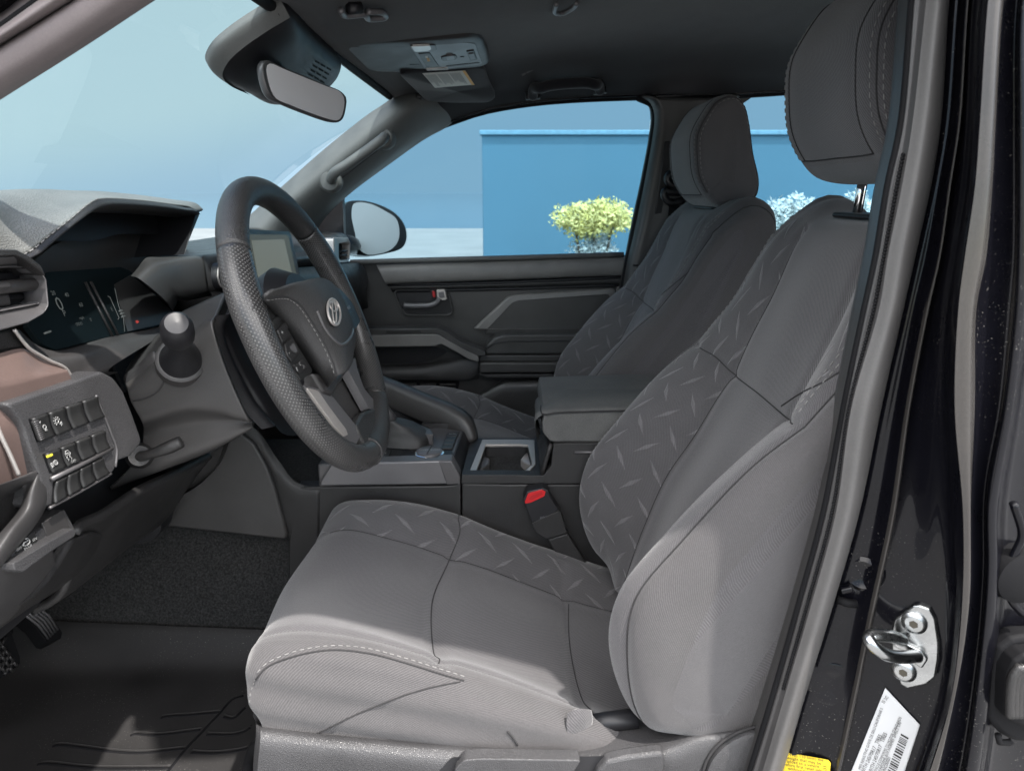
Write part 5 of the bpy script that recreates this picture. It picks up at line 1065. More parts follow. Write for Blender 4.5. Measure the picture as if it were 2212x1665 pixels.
# arm rest
ar = thing('arm_rest', 'padded black centre arm rest lid over the console bin', 'arm rest', pt('H', 1650, 700, Y=1.22))
body_ = rc(c('H', [(1446, 642), (1432, 700), (1436, 765), (1480, 818), (1530, 826), (2300, 826), (2300, 618)], Y=1.104), .2)
prism('bin_cover', body_, (0, .235, 0), M['armpad'], ar, .016, 5)
lid = [c('H', [(1437, 652), (1520, 640), (1700, 634), (1873, 629), (2300, 618)], Y=1.101),
       c('H', [(1432, 630, 1.108), (1520, 622, 1.108), (1700, 616, 1.108), (1873, 610, 1.108), (2300, 600, 1.108)], Y=1.108),
       c('H', [(1436, 590, 1.16), (1540, 560, 1.16), (1700, 552, 1.16), (1873, 548, 1.16), (2300, 540, 1.16)], Y=1.15),
       c('H', [(1430, 545, 1.25), (1540, 500, 1.25), (1700, 494, 1.25), (1873, 492, 1.25), (2300, 485, 1.25)], Y=1.25),
       c('H', [(1428, 532, 1.32), (1535, 480, 1.32), (1640, 470, 1.32), (1873, 467, 1.32), (2300, 460, 1.32)], Y=1.3),
       c('H', [(1426, 545, 1.345), (1535, 500, 1.345), (1640, 490, 1.345), (1873, 487, 1.345), (2300, 480, 1.345)], Y=1.3)]
LG = patch('lid_pad', lid, M['armpad'], ar, k=6, nv=60)
tube('lid_seam', c('H', [(1424, 600, 1.16), (1428, 640, 1.103), (1440, 654, 1.0995), (1520, 642, 1.0995), (1700, 636, 1.0995), (1873, 631, 1.0995), (2300, 620, 1.0995)], Y=1.1), .0013, M['seam'], ar, samples=40)
patch('lid_front', [[lid[i][0] for i in range(6)], [lid[i][0]+Vector((-.012, 0, -.012)) for i in range(6)], [lid[i][0]+Vector((-.006, .002, -.06)) for i in range(6)]], M['armpad'], ar, k=5, nv=30)
prism('latch', rc(c('H', [(1400, 738), (1412, 735), (1424, 772), (1410, 780)], Y=1.17), .2), (0, .05, 0), M['plasticblk'], ar, .003)

# ------------------------------------------------------------------ pedals and floor mat
ap = thing('accelerator_pedal', 'ribbed black accelerator pedal hanging under the dash', 'pedal', pt('I', 280, 720, X=-.75))
q = c('I', [(125, 650), (215, 585), (250, 590), (345, 690), (402, 770), (395, 810), (330, 842), (300, 835), (230, 735)], X=-.75)
pdl = prism('pedal_pad', rc(q, .2), Vector((-.02, 0, -.012)), M['rubberblk'], ap, .004)
tubes('pedal_rib', [c('I', [(150+18*i, 650-13*i), (245+17*i, 725-15*i), (310+15*i, 812-14*i)], X=-.7475) for i in range(5)], .0022, M['satindark'], pdl, n=6)
tube('pedal_arm', [pt('I', 240, 640, X=-.765), pt('I', 200, 500, X=-.80), pt('I', 180, 300, X=-.85)], .010, M['rubberblk'], ap)
bp_ = thing('brake_pedal', 'wide black brake pedal with a studded rubber pad at the left edge', 'pedal', pt('I', 40, 900, X=-.70))
q = c('I', [(-140, 700), (20, 735), (75, 770), (132, 930), (132, 970), (60, 1035), (-20, 1080), (-160, 1100)], X=-.70)
bpp = prism('pedal_pad', rc(q, .15), Vector((-.02, 0, -.012)), M['rubberblk'], bp_, .004)
rnd = random.Random(6); P = []
for i in range(9):
    for j in range(9):
        x, y = -110+i*26, 760+j*36
        if x < -110+240*((y-600)/420) and x < 112 and y < 1040-.3*(x+20):
            a = pt('I', x, y, X=-.697); d = Vector((0, .006, .003)) if (i+j) % 2 else Vector((0, .003, -.006)); P.append([a-d, a+d])
tubes('pedal_stud', P, .0022, M['plastic'], bpp, n=5)
tube('pedal_arm', [pt('I', 20, 780, X=-.715), pt('I', -40, 500, X=-.78), pt('I', -80, 300, X=-.85)], .012, M['rubberblk'], bp_)
fm = thing('floor_mat', 'black rubber all weather floor mat with moulded grooves and dusty scuffs', 'floor mat', V(-.5, .85, -.81))
mrows = [[V(x, y, z+.012*max(0, (-x-.75))+((.045 if y > 1.06 else .02)*(-x-.62) if y > 1.05 else 0)) for x in (-1.0, -.8, -.6, -.4, -.26, -.1)] for y, z in ((.66, -.79), (.70, -.803), (.84, -.805), (.98, -.803), (1.03, -.798), (1.055, -.775), (1.07, -.748), (1.076, -.742))]
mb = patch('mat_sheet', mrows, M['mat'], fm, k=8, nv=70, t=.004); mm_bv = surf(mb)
gl_ = []
for L_ in ([(1570, 1192), (1500, 1215), (1420, 1300), (1290, 1440), (1190, 1545), (1095, 1665), (1000, 1790)], [(1035, 1340), (1060, 1330), (1200, 1320), (1415, 1300)], [(840, 1450), (870, 1440), (1000, 1448), (1290, 1415)], [(340, 1520), (380, 1512), (700, 1550), (900, 1562), (1190, 1535)], [(245, 1635), (300, 1632), (600, 1660), (1095, 1660)], [(1330, 1445), (1500, 1445), (1560, 1430), (1610, 1400)], [(1230, 1560), (1400, 1565), (1600, 1530), (1660, 1490)], [(1440, 1330), (1500, 1340), (1580, 1270)]):
    q = on(mm_bv, 'I', L_, .001, 30)
    if len(q) > 3: gl_.append(q)
tubes('mat_groove', gl_, .0042, M['rubberblk'], fm, n=8)
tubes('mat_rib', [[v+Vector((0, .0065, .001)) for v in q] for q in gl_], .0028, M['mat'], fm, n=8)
# ------------------------------------------------------------------ front seats
SY = .875
seat = thing('front_seat', 'grey cloth driver seat nearest the open door, tread-plate cloth on its inner side', 'car seat', V(0, SY, -.80), 'front seats')
# back rest: closed side profiles (lower front, upper front, rear) at stations across the seat
B = {0: ([(.170, -.62), (.190, -.56), (.212, -.49), (.240, -.413), (.275, -.348), (.303, -.285), (.319, -.252)],
         [(.319, -.252), (.345, -.18), (.367, -.12), (.390, -.062), (.410, -.040)],
         [(.410, -.040), (.44, -.033), (.475, -.036), (.50, -.055), (.50, -.2), (.44, -.4), (.36, -.60), (.25, -.645), (.170, -.62)]),
     .105: ([(.168, -.62), (.185, -.557), (.2037, -.4926), (.231, -.413), (.269, -.348), (.302, -.285), (.321, -.254)],
            [(.321, -.254), (.340, -.196), (.3615, -.141), (.389, -.066), (.408, -.040)],
            [(.408, -.040), (.44, -.028), (.475, -.030), (.503, -.05), (.503, -.2), (.445, -.4), (.36, -.60), (.25, -.645), (.168, -.62)]),
     .15: ([(.166, -.612), (.158, -.567), (.145, -.495), (.156, -.430), (.203, -.349), (.262, -.283), (.306, -.238)],
           [(.306, -.238), (.327, -.18), (.345, -.135), (.383, -.06), (.420, -.030)],
           [(.420, -.030), (.452, -.012), (.485, -.012), (.512, -.036), (.515, -.15), (.455, -.4), (.36, -.595), (.26, -.64), (.166, -.612)]),
     .185: ([(.170, -.60), (.1438, -.584), (.1135, -.497), (.122, -.425), (.173, -.351), (.238, -.285), (.292, -.232)],
            [(.292, -.232), (.315, -.19), (.335, -.158), (.364, -.105), (.390, -.061)],
            [(.390, -.061), (.435, -.022), (.463, -.006), (.492, -.009), (.522, -.036), (.522, -.15), (.46, -.4), (.36, -.585), (.27, -.633), (.170, -.60)]),
     .210: ([(.195, -.60), (.152, -.587), (.128, -.49), (.1334, -.422), (.180, -.350), (.2425, -.276), (.296, -.228)],
            [(.296, -.228), (.318, -.196), (.340, -.165), (.366, -.115), (.395, -.072)],
            [(.395, -.072), (.437, -.036), (.463, -.022), (.490, -.025), (.516, -.05), (.515, -.15), (.455, -.4), (.355, -.582), (.28, -.626), (.195, -.60)])}
def shrink(prof, f, cx=.33, cz=-.30, fx=None):
    fx = fx or f
    # move each profile point towards the panel's mid line
    return tuple([( (x-(.29+.42*(z+.35)))*fx+(.29+.42*(z+.35)), (z-cz)*f+cz) for x, z in seg] for seg in prof)
B[.222] = shrink(B[.210], .97, fx=.88); B[.230] = shrink(B[.210], .93, fx=.70); B[.233] = shrink(B[.210], .85, fx=.35)
NA, NB, NC = 46, 30, 60
def loop(prof, w):
    pts = []
    for seg, n in zip(prof, (NA, NB, NC)):
        s_ = sample([(x, 0, z) for x, z in seg], n+1)[:-1]; pts.append(s_)
    a = np.vstack(pts); a[:, 1] = SY+w; a[:, 2] += CZ; return a
ws_ = sorted(B)
cols = [loop(B[w_], -w_) for w_ in reversed(ws_) if w_ > 0]+[loop(B[w_], w_) for w_ in ws_]
wl_ = [-w_ for w_ in reversed(ws_) if w_ > 0]+list(ws_)
KU = 9
G = loftgrid(cols, KU, 0, presampled=True)
WV = G[:, 0, 1]-SY
def dent(G, mask_dist, depth, width, nrm):
    G -= nrm*(depth*np.exp(-(mask_dist/width)**2))[:, :, None]
nr = gridnormals(G, True)
ctr_ = np.array([.36, SY, CZ-.3]); sg = np.sign(((G-ctr_)*nr).sum(2).mean()); nr *= sg
front = np.zeros(G.shape[:2], bool); front[:, :NA+NB] = True
aw = np.abs(G[:, :, 1]-SY)
far_ = 9.0
d1 = np.where(front, np.abs(aw-.105), far_)                    # long seams beside the middle panel
dent(G, d1, .006, .007, nr)
vj = np.abs(np.arange(G.shape[1])-NA)[None, :]*.0085+np.zeros(G.shape[:2]); d2 = np.where(front & (aw < .2), vj, far_)
dent(G, d2, .004, .006, nr)
d3 = np.where(front, np.abs(aw-.210), far_); dent(G, d3, .0025, .005, nr)
rnd = np.random.default_rng(1)
# soft undulation of upholstery
P_ = G*np.array([9, 11, 10]); G += nr*(.0016*(np.sin(P_[:, :, 0]*2.1+1.3*P_[:, :, 2])+np.sin(1.7*P_[:, :, 1]+2.2*P_[:, :, 2])))[:, :, None]
iu = lambda w_: min(range(len(WV)), key=lambda i: abs(WV[i]-w_))
i0, i1 = iu(.105), iu(.205); io0, io1 = iu(-.186), iu(-.105)
def fm_back(i, j):
    if i0 <= i < i1 and j < NA+NB-1: return 1
    if io0 <= i < io1 and NA <= j < NA+NB-3: return 1
    if i < iu(-.21) or i >= iu(.21): return 2
    if NA+NB+4 < j: return 2
    return 0
bk = gridmesh('back_rest', G, None, seat, closed_v=True, cap=True, mats=[M['fabric'], M['fabricpat'], M['fabrich']], face_mat=fm_back)
def line(i, j0, j1, lift=.0005): return [Vector(G[i, j]+nr[i, j]*lift) for j in range(j0, j1)]
cords = [line(iu(s_*.105), 2, NA+NB-1) for s_ in (-1, 1)]+[line(iu(s_*.21), 1, NA+NB+12) for s_ in (-1, 1)]
cords.append([Vector(G[i, NA]+nr[i, NA]*.0005) for i in range(iu(-.187), iu(.187))])
tubes('seam', cords, .0009, M['seam'], bk, n=6)
# top-stitched double line along the upper outer bolsters
dbl = []
for s_ in (-1, 1):
    for dw in (.181, .191):
        dbl.append([Vector(G[iu(s_*dw), j]+nr[iu(s_*dw), j]*.0008) for j in range(NA+2, NA+NB+4)])
stitches('stitching', dbl, M['thread'], bk, .0055, .004, .0007)
stitches('stitching', [[Vector(G[iu(.197), j]+nr[iu(.197), j]*.0006) for j in range(4, NA+10)]], M['thread'], bk, .004, .004, .0005)
bk_bv = surf(bk)
for pts_ in ([(250, 800), (400, 700), (600, 600), (815, 460), (1000, 340)],):
    q = on(bk_bv, 'P', pts_, .0004, 40)
    if len(q) > 3: tube('seam', q, .0010, M['seam'], bk, n=6)
# plastic guide plate at the top of the back
prism('guide_plate', rc([V(x, SY+y, -.031) for x, y in ((.425, -.085), (.478, -.085), (.478, .085), (.425, .085))], .3), (0, 0, .006), M['plasticblk'], bk, .003)
# cushion: profiles from under the nose, over the top, to the tail
C = {0: ([(-.27, -.66), (-.298, -.63), (-.322, -.585), (-.327, -.553), (-.308, -.530), (-.26, -.524), (-.19, -.534), (-.112, -.556)],
         [(-.112, -.556), (-.05, -.575), (.02, -.600), (.09, -.632), (.17, -.655), (.25, -.67)]),
     .115: ([(-.265, -.66), (-.292, -.625), (-.315, -.577), (-.318, -.545), (-.30, -.518), (-.262, -.505), (-.18, -.526), (-.098, -.558)],
            [(-.098, -.558), (-.04, -.578), (.02, -.602), (.10, -.634), (.17, -.655), (.25, -.67)]),
     .16: ([(-.26, -.655), (-.287, -.615), (-.308, -.565), (-.312, -.532), (-.297, -.506), (-.255, -.494), (-.17, -.505), (-.085, -.535)],
           [(-.085, -.535), (-.03, -.556), (.03, -.583), (.10, -.614), (.17, -.643), (.25, -.66)]),
     .19: ([(-.255, -.645), (-.280, -.605), (-.302, -.555), (-.306, -.522), (-.292, -.500), (-.245, -.494), (-.17, -.503), (-.09, -.524)],
           [(-.09, -.524), (-.03, -.549), (.03, -.572), (.10, -.600), (.17, -.632), (.25, -.65)]),
     .212: ([(-.25, -.635), (-.276, -.60), (-.296, -.555), (-.298, -.528), (-.284, -.510), (-.235, -.507), (-.17, -.515), (-.09, -.537)],
            [(-.09, -.537), (-.03, -.560), (.03, -.582), (.10, -.607), (.17, -.635), (.25, -.655)]),
     .2215: ([(-.245, -.63), (-.268, -.605), (-.285, -.575), (-.284, -.56), (-.270, -.552), (-.235, -.553), (-.17, -.558), (-.09, -.572)],
             [(-.09, -.572), (-.03, -.585), (.03, -.599), (.10, -.618), (.17, -.64), (.25, -.66)]),
     .2216: ([(-.24, -.635), (-.258, -.622), (-.268, -.612), (-.265, -.605), (-.25, -.602), (-.22, -.603), (-.17, -.606), (-.09, -.612)],
            [(-.09, -.612), (-.03, -.617), (.03, -.622), (.10, -.632), (.17, -.65), (.25, -.668)])}
CA, CB = 64, 44
def strip(prof, w):
    a = np.vstack([sample([(x, 0, z) for x, z in prof[0]], CA+1)[:-1], sample([(x, 0, z) for x, z in prof[1]], CB)]); a[:, 1] = SY+w; a[:, 2] += CZ; return a
wc_ = sorted(C)
ccols = [strip(C[w_], -w_) for w_ in reversed(wc_) if w_ > 0]+[strip(C[w_], w_) for w_ in wc_]
GC = loftgrid(ccols, KU, 0, presampled=True); WVc = GC[:, 0, 1]-SY
nc = gridnormals(GC); nc *= np.sign(nc[len(nc)//2, CA, 2])
awc = np.abs(GC[:, :, 1]-SY)
vjc = np.abs(np.arange(GC.shape[1])-CA)[None, :]*.0052+np.zeros(GC.shape[:2])
dent(GC, np.where(awc < .185, vjc, 9.), .005, .008, nc)
dent(GC, np.where(GC[:, :, 1]-SY > 0, np.abs(awc-.115), 9.), .003, .006, nc)
dent(GC, np.where((GC[:, :, 1]-SY < 0), np.abs(awc-.165), 9.), .003, .006, nc)
dent(GC, np.where(awc < .175, np.abs(GC[:, :, 0]-.085), 9.), .006, .008, nc)
Pc = GC*np.array([11, 9, 12]); GC += nc*(.0014*(np.sin(Pc[:, :, 0]*1.9+1.1*Pc[:, :, 1])+np.sin(2.3*Pc[:, :, 1]+1.2*Pc[:, :, 0])))[:, :, None]
# slack folds low on the outer bolster
fold = np.exp(-((GC[:, :, 1]-SY+.216)/.012)**2); GC += nc*(fold*.0022*np.sin(GC[:, :, 2]*160+GC[:, :, 0]*34))[:, :, None]
iuc = lambda w_: min(range(len(WVc)), key=lambda i: abs(WVc[i]-w_))
def fm_cush(i, j):
    if iuc(.115) <= i < iuc(.21) and 26 < j < CA+CB-4: return 1
    if i < iuc(-.165) or i >= iuc(.21): return 2
    return 0
cu = gridmesh('cushion', GC, None, seat, mats=[M['fabric'], M['fabricpat'], M['fabrich']], face_mat=fm_cush)
cords = [[Vector(GC[iuc(.115), j]+nc[iuc(.115), j]*.0004) for j in range(30, CA+CB-8)], [Vector(GC[i, CA]+nc[i, CA]*.0004) for i in range(iuc(-.165), iuc(.205))]]
jr = min(range(CA, CA+CB), key=lambda j: abs(GC[iuc(0), j, 0]-.085)); cords.append([Vector(GC[i, jr]+nc[i, jr]*.0004) for i in range(iuc(-.165), iuc(.115))])
tubes('seam', cords, .0008, M['seam'], cu, n=6)
cu_bv = surf(cu)
stc = on(cu_bv, 'J', [(92, 1085), (150, 1022), (300, 962), (500, 930), (700, 948), (900, 1000), (1100, 1062), (1215, 1095)], .0006, 120)
stc2 = on(cu_bv, 'J', [(100, 1050), (150, 1000), (300, 938), (500, 906), (700, 922), (900, 974), (1100, 1036), (1225, 1075)], .0006, 120)
if len(stc) > 5: tube('seam', stc, .0010, M['seam'], cu); stitches('stitching', [stc2], M['thread'], cu, .005, .0035, .0007)
sm = on(cu_bv, 'J', [(1195, 1100), (1060, 1125), (900, 1170), (740, 1230), (600, 1290), (480, 1350), (415, 1378)], .0004, 60)
if len(sm) > 5: tube('seam', sm, .0008, M['seam'], cu)
sm = on(cu_bv, 'J', [(88, 1085), (60, 1180), (70, 1290), (120, 1350)], .0004, 30)
if len(sm) > 5: stitches('stitching', [sm], M['thread'], cu, .003, .004, .0005)
sm = on(cu_bv, 'J', [(1450, 1365), (1480, 1400), (1505, 1440)], .0004, 10)
if len(sm) > 2: tube('seam', sm, .0012, M['seam'], cu)
# torn flap of cloth at the back corner of the bolster
patch('cloth_flap', [c('J', [(1772, 1268, .668), (1768, 1330, .660), (1776, 1390, .657), (1790, 1450, .658)], Y=.66), c('J', [(1800, 1255, .666), (1806, 1325, .660), (1812, 1385, .658), (1815, 1446, .660)], Y=.66), c('J', [(1850, 1246, .668), (1862, 1310, .664), (1858, 1370, .664), (1850, 1425, .666)], Y=.66), c('J', [(1905, 1250, .680), (1912, 1300, .676), (1905, 1345, .674), (1885, 1400, .674)], Y=.66)], M['fabric'], cu, k=6, nv=24, t=.002)
# head restraint and its posts
Hp = [(.388, .040), (.367, .075), (.358, .12), (.357, .160), (.371, .192), (.396, .226), (.43, .236), (.455, .218), (.47, .18), (.485, .12), (.503, .065), (.500, .035), (.478, .017), (.445, .011), (.412, .018)]
hcx, hcz = .43, .12
hc_ = []
for w_, f in ((-.128, .25), (-.127, .60), (-.123, .82), (-.113, .94), (-.09, 1.0), (0, 1.01), (.09, 1.0), (.113, .94), (.123, .82), (.127, .60), (.128, .25)):
    a = sample([((x-hcx)*f+hcx, 0, (z-hcz)*(1-(1-f)*.55)+hcz) for x, z in Hp], 72, True); a[:, 1] = SY+w_; a[:, 2] += CZ; hc_.append(a)
GH = loftgrid(hc_, 6, 0, presampled=True)
nh = gridnormals(GH, True); nh *= np.sign(((GH-np.array([hcx, SY, hcz+CZ]))*nh).sum(2).mean())
awh = np.abs(GH[:, :, 1]-SY); fr_ = np.zeros(GH.shape[:2], bool); fr_[:, :26] = True; fr_[:, 68:] = True
dent(GH, np.where(fr_, np.abs(awh-.085), 9.), .002, .005, nh)
hr = gridmesh('head_restraint', GH, M['fabric'], seat, closed_v=True, cap=True)
WVh = GH[:, 0, 1]-SY; iuh = lambda w_: min(range(len(WVh)), key=lambda i: abs(WVh[i]-w_))
cords = [[Vector(GH[iuh(s_*.085), j % 72]+nh[iuh(s_*.085), j % 72]*.0004) for j in range(0, 26)] for s_ in (-1, 1)]
cords.append([Vector(GH[i, 0]+nh[i, 0]*.0004) for i in range(iuh(-.085), iuh(.1)+1)])
cords += [[Vector(GH[iuh(s_*.118), j % 72]+nh[iuh(s_*.118), j % 72]*.0006) for j in range(0, 60)] for s_ in (-1, 1)]
tubes('seam', cords, .0009, M['seam'], hr, n=6)
stitches('stitching', [[Vector(GH[iuh(s_*w_), j % 72]+nh[iuh(s_*w_), j % 72]*.0007) for j in range(0, 40)] for s_ in (-1, 1) for w_ in (.112, .123)], M['thread'], hr, .0055, .004, .0007)
for s_ in (-1, 1):
    tube('post', [V(.4535, SY+s_*.058, .03), V(.4515, SY+s_*.058, -.0), V(.4495, SY+s_*.058, -.045)], .0062, M['chrome'], hr, n=16)
# base trim on the door side with its levers, and rails
t0 = c('M', [(555, 1560, .675), (684, 1575, .675), (956, 1600, .675), (1240, 1596, .68), (1300, 1562, .70), (1370, 1545, .71), (1500, 1560, .70), (1720, 1540, .68)], Y=.67)
t1 = c('M', [(562, 1577), (684, 1591), (956, 1617), (1232, 1631), (1366, 1623), (1450, 1607), (1505, 1586), (1640, 1572), (1740, 1570)], Y=.645)
t2 = c('M', [(562, 1600), (690, 1612), (960, 1640), (1232, 1652), (1370, 1644), (1460, 1626), (1520, 1604), (1640, 1592), (1740, 1590)], Y=.636)
t3 = c('M', [(556, 1665), (690, 1680), (960, 1690), (1232, 1700), (1370, 1700), (1460, 1690), (1520, 1690), (1640, 1690), (1740, 1690)], Y=.634)
t4 = c('M', [(556, 1900), (690, 1900), (960, 1900), (1232, 1900), (1370, 1900), (1460, 1900), (1520, 1900), (1640, 1900), (1740, 1900)], Y=.64)
bt_ = patch('base_trim', [t0, t1, t2, t3, t4], M['base'], seat, k=6, nv=80)
patch('trim_nose', [[t0[0], t1[0], t2[0], t3[0], t4[0]], [p+Vector((-.012, .02, -.004)) for p in (t0[0], t1[0], t2[0], t3[0], t4[0])], [p+Vector((-.004, .08, -.01)) for p in (t0[0], t1[0], t2[0], t3[0], t4[0])]], M['base'], bt_, k=5, nv=20)
lv = prism('height_lever', rc(c('J', [(1170, 1568), (1215, 1524), (1300, 1516), (1850, 1524), (1800, 1600), (1750, 1720), (1120, 1720)], Y=.624), .2), (0, .016, 0), M['base'], bt_, .004)
lv = prism('recline_lever', rc(c('J', [(1935, 1585), (1985, 1530), (2100, 1506), (2300, 1480), (2300, 1720), (1880, 1720)], Y=.624), .2), (0, .016, 0), M['base'], bt_, .004)
prism('lever_well', rc(c('J', [(1060, 1600), (1150, 1510), (1300, 1500), (1880, 1505), (2000, 1500), (2280, 1462), (2300, 1740), (1050, 1740)], Y=.6335), .1), (0, .001, 0), M['plasticblk'], bt_)
a = pt('M', 1645, 1672, Y=.634); lathe('recliner_cover', [a, a+Vector((0, -.006, 0)), a+Vector((0, -.009, 0)), a+Vector((0, -.0095, 0))], [.064, .0635, .058, .002], M['base'], bt_, n=60)
tube('cover_groove', [a+Vector((.067*math.cos(t), -.002, .067*math.sin(t))) for t in np.linspace(0, 2*math.pi, 60, endpoint=False)], .0018, M['seam'], bt_, closed=True, n=6)
tube('trim_clip', c('J', [(1900, 1330), (2000, 1312), (2150, 1295)], Y=.69), .012, M['plasticblk'], bt_, n=8)
box('seat_pan', (.02, SY, CZ-.69), .44, .40, .07, M['plasticblk'], seat, .01)
for s_ in (-1, 1): box('slide_rail', (.0, SY+s_*.17, CZ-.775), .56, .035, .05, M['satindark'], seat, .004)
tube('wiring_loop', c('I', [(1690, 1480, .66), (1640, 1520, .68), (1610, 1600, .69), (1600, 1700, .69)], Y=.68), .008, M['rubberblk'], seat, samples=16)
# the passenger seat: the same seat on the far side
def copy_tree(o, parent=None):
    q = o.copy(); COL.objects.link(q)
    if parent: q.parent = parent
    for ch in list(o.children): copy_tree(ch, q)
    return q
ps = copy_tree(seat); ps.location = Vector(seat.location)+Vector((.0, .735, -.004))
tag(ps, 'grey cloth passenger seat on the far side beyond the centre console', 'car seat', 'front seats')
for ch in ps.children:
    if ch.name.startswith('head_restraint'): ch.location += Vector((.012, 0, -.04))
# buckle beside the driver seat
bu = thing('seat_belt_buckle', 'black seat belt buckle with a red release button beside the driver seat', 'buckle', pt('H', 1450, 1350, Y=1.07))
prism('buckle_head', rc(c('H', [(1316, 1172), (1340, 1122), (1438, 1102), (1473, 1117), (1478, 1150), (1535, 1236), (1395, 1315), (1368, 1312)], Y=1.066), .15), (0, .026, 0), M['plasticblk'], bu, .004)
bh = prism('release_button', rc(c('H', [(1327, 1186), (1347, 1134), (1430, 1111), (1454, 1124), (1446, 1152), (1366, 1190), (1330, 1196)], Y=1.0645), .2), (0, .006, 0), M['red'], bu, .002)
prism('button_groove', rc(c('H', [(1350, 1170), (1362, 1150), (1430, 1125), (1435, 1140), (1370, 1175)], Y=1.0642), .2), (0, .001, 0), mat('dark red plastic', (.40, .015, .018), .4), bh)
text('lettering', 'PRESS', pt('H', 1455, 1282, Y=1.0655), (1, 0, .12), (0, 0, 1), .008, mat('faint grey ink', (.16, .16, .17), .5), bu)
prism('buckle_sleeve', rc(c('H', [(1371, 1316), (1534, 1240), (1546, 1250), (1582, 1368), (1575, 1378), (1462, 1412), (1392, 1372)], Y=1.064), .12), (0, .03, 0), M['plastic'], bu, .004)
prism('buckle_stem', c('H', [(1466, 1416), (1586, 1378), (1720, 1590), (1570, 1600)], Y=1.070), (0, .018, 0), M['plastic'], bu, .003)
# ------------------------------------------------------------------ near centre pillar at the right edge
def pc(pts): return c('M', pts)
npil = bpy.data.objects.new('centre_pillar', None); COL.objects.link(npil); npil.parent = body; npil.location = (0, 0, 0)
npil.location = V(.4, .6, -.5)-wloc(body)
def col(pts, Y0, dY=0):
    """pillar column: leans inboard a little towards the roof"""
    o = []
    for x, y in pts:
        t = (1665-y)/1665; o.append((x, y, Y0-.032+.03*max(0, t-.35)+dY))
    return c('M', o)
s0 = col([(1990, -260), (1965, 0), (1941, 267), (1911, 400), (1886, 553), (1862, 664), (1819, 877), (1771, 1106), (1716, 1307), (1655, 1509), (1600, 1690), (1560, 1820)], .655)
s05 = col([(2000, -260), (1976, 0), (1952, 267), (1924, 400), (1898, 553), (1874, 664), (1828, 877), (1786, 1106), (1732, 1307), (1676, 1509), (1620, 1690), (1580, 1820)], .632)
s1 = col([(2030, -260), (2001, 0), (1971, 267), (1949, 400), (1918, 553), (1900, 664), (1840, 877), (1806, 1106), (1752, 1307), (1693, 1509), (1640, 1690), (1600, 1820)], .624)
s15 = col([(2058, -260), (2030, 0), (2002, 267), (1980, 400), (1950, 553), (1930, 664), (1874, 877), (1834, 1106), (1778, 1307), (1716, 1509), (1660, 1690), (1620, 1820)], .616)
s2 = col([(2080, -260), (2051, 0), (2033, 267), (2012, 400), (1978, 553), (1953, 664), (1905, 877), (1857, 1106), (1800, 1307), (1738, 1509), (1684, 1690), (1640, 1820)], .632)
s2b = [v+Vector((.006, .03, 0)) for v in s2]
patch('door_seal', [s1, s15, s2, s2b], M['rubber'], npil, k=8, nv=90)
patch('shaded_seal_lip', [s0, [(a+b)/2+Vector((0, -.004, 0)) for a, b in zip(s0, s05)], s05, [a*.4+b*.6+Vector((0, .003, 0)) for a, b in zip(s05, s1)], s1], M['plasticmid'], npil, k=7, nv=90)  # inner side of the seal, its shading put in as a darker colour
rb = sample([a*.5+b*.5 for a, b in zip(s05, s1)], 320)
tubes('seal_rib', [[Vector(rb[i]), Vector(rb[i]+(rb[i+1]-rb[i])*.55)+Vector((0, -.0015, 0))] for i in range(70, 250)], .0017, M['rubberblk'], npil, n=5)
tube('shaded_seal_lip', [a*.35+b*.65+Vector((0, -.001, 0)) for a, b in zip(s0, s05)], .004, M['rubberblk'], npil, samples=80)
s3a = col([(2086, -260), (2060, 0), (2040, 267), (2018, 400), (1985, 553), (1960, 664), (1912, 877), (1866, 1106), (1812, 1307), (1748, 1509), (1695, 1690), (1650, 1820)], .648)
s3b = col([(2100, -260), (2072, 0), (2052, 267), (2030, 400), (2002, 553), (1976, 664), (1934, 877), (1892, 1106), (1846, 1307), (1790, 1509), (1735, 1690), (1695, 1820)], .645)
s3 = col([(2112, -260), (2083, 0), (2064, 267), (2044, 400), (2022, 553), (1996, 664), (1955, 877), (1921, 1106), (1878, 1307), (1836, 1509), (1795, 1690), (1760, 1820)], .632)
s3c = col([(2116, -260), (2088, 0), (2070, 267), (2050, 400), (2028, 553), (2003, 664), (1962, 877), (1929, 1106), (1886, 1307), (1844, 1509), (1803, 1690), (1768, 1820)], .628)
s3d = col([(2120, -260), (2093, 0), (2076, 267), (2056, 400), (2034, 553), (2009, 664), (1968, 877), (1936, 1106), (1893, 1307), (1852, 1509), (1812, 1690), (1778, 1820)], .640)
s4a = col([(2146, -260), (2112, 0), (2098, 267), (2088, 400), (2064, 553), (2048, 664), (2040, 877), (2050, 1106), (2054, 1307), (2032, 1509), (1975, 1690), (1930, 1820)], .60)
s4 = col([(2152, -260), (2118, 0), (2104, 267), (2094, 400), (2071, 553), (2056, 664), (2049, 877), (2060, 1106), (2065, 1307), (2042, 1509), (1988, 1690), (1945, 1820)], .575)
s5a = col([(2165, -260), (2132, 0), (2114, 267), (2104, 400), (2082, 553), (2068, 664), (2060, 877), (2078, 1106), (2076, 1307), (2052, 1509), (1998, 1690), (1955, 1820)], .555)
s5 = col([(2205, -260), (2165, 0), (2148, 267), (2141, 400), (2128, 553), (2107, 664), (2103, 877), (2094, 1106), (2092, 1280), (2072, 1408), (2022, 1672), (1975, 1820)], .560)
s5b = col([(2212, -260), (2172, 0), (2155, 267), (2148, 400), (2136, 553), (2115, 664), (2112, 877), (2104, 1106), (2102, 1280), (2084, 1408), (2036, 1672), (1990, 1820)], .580)
s6a = col([(2245, -260), (2198, 0), (2192, 267), (2192, 400), (2190, 553), (2180, 664), (2160, 877), (2128, 1060), (2125, 1240), (2110, 1420), (2070, 1680), (2030, 1820)], .585)
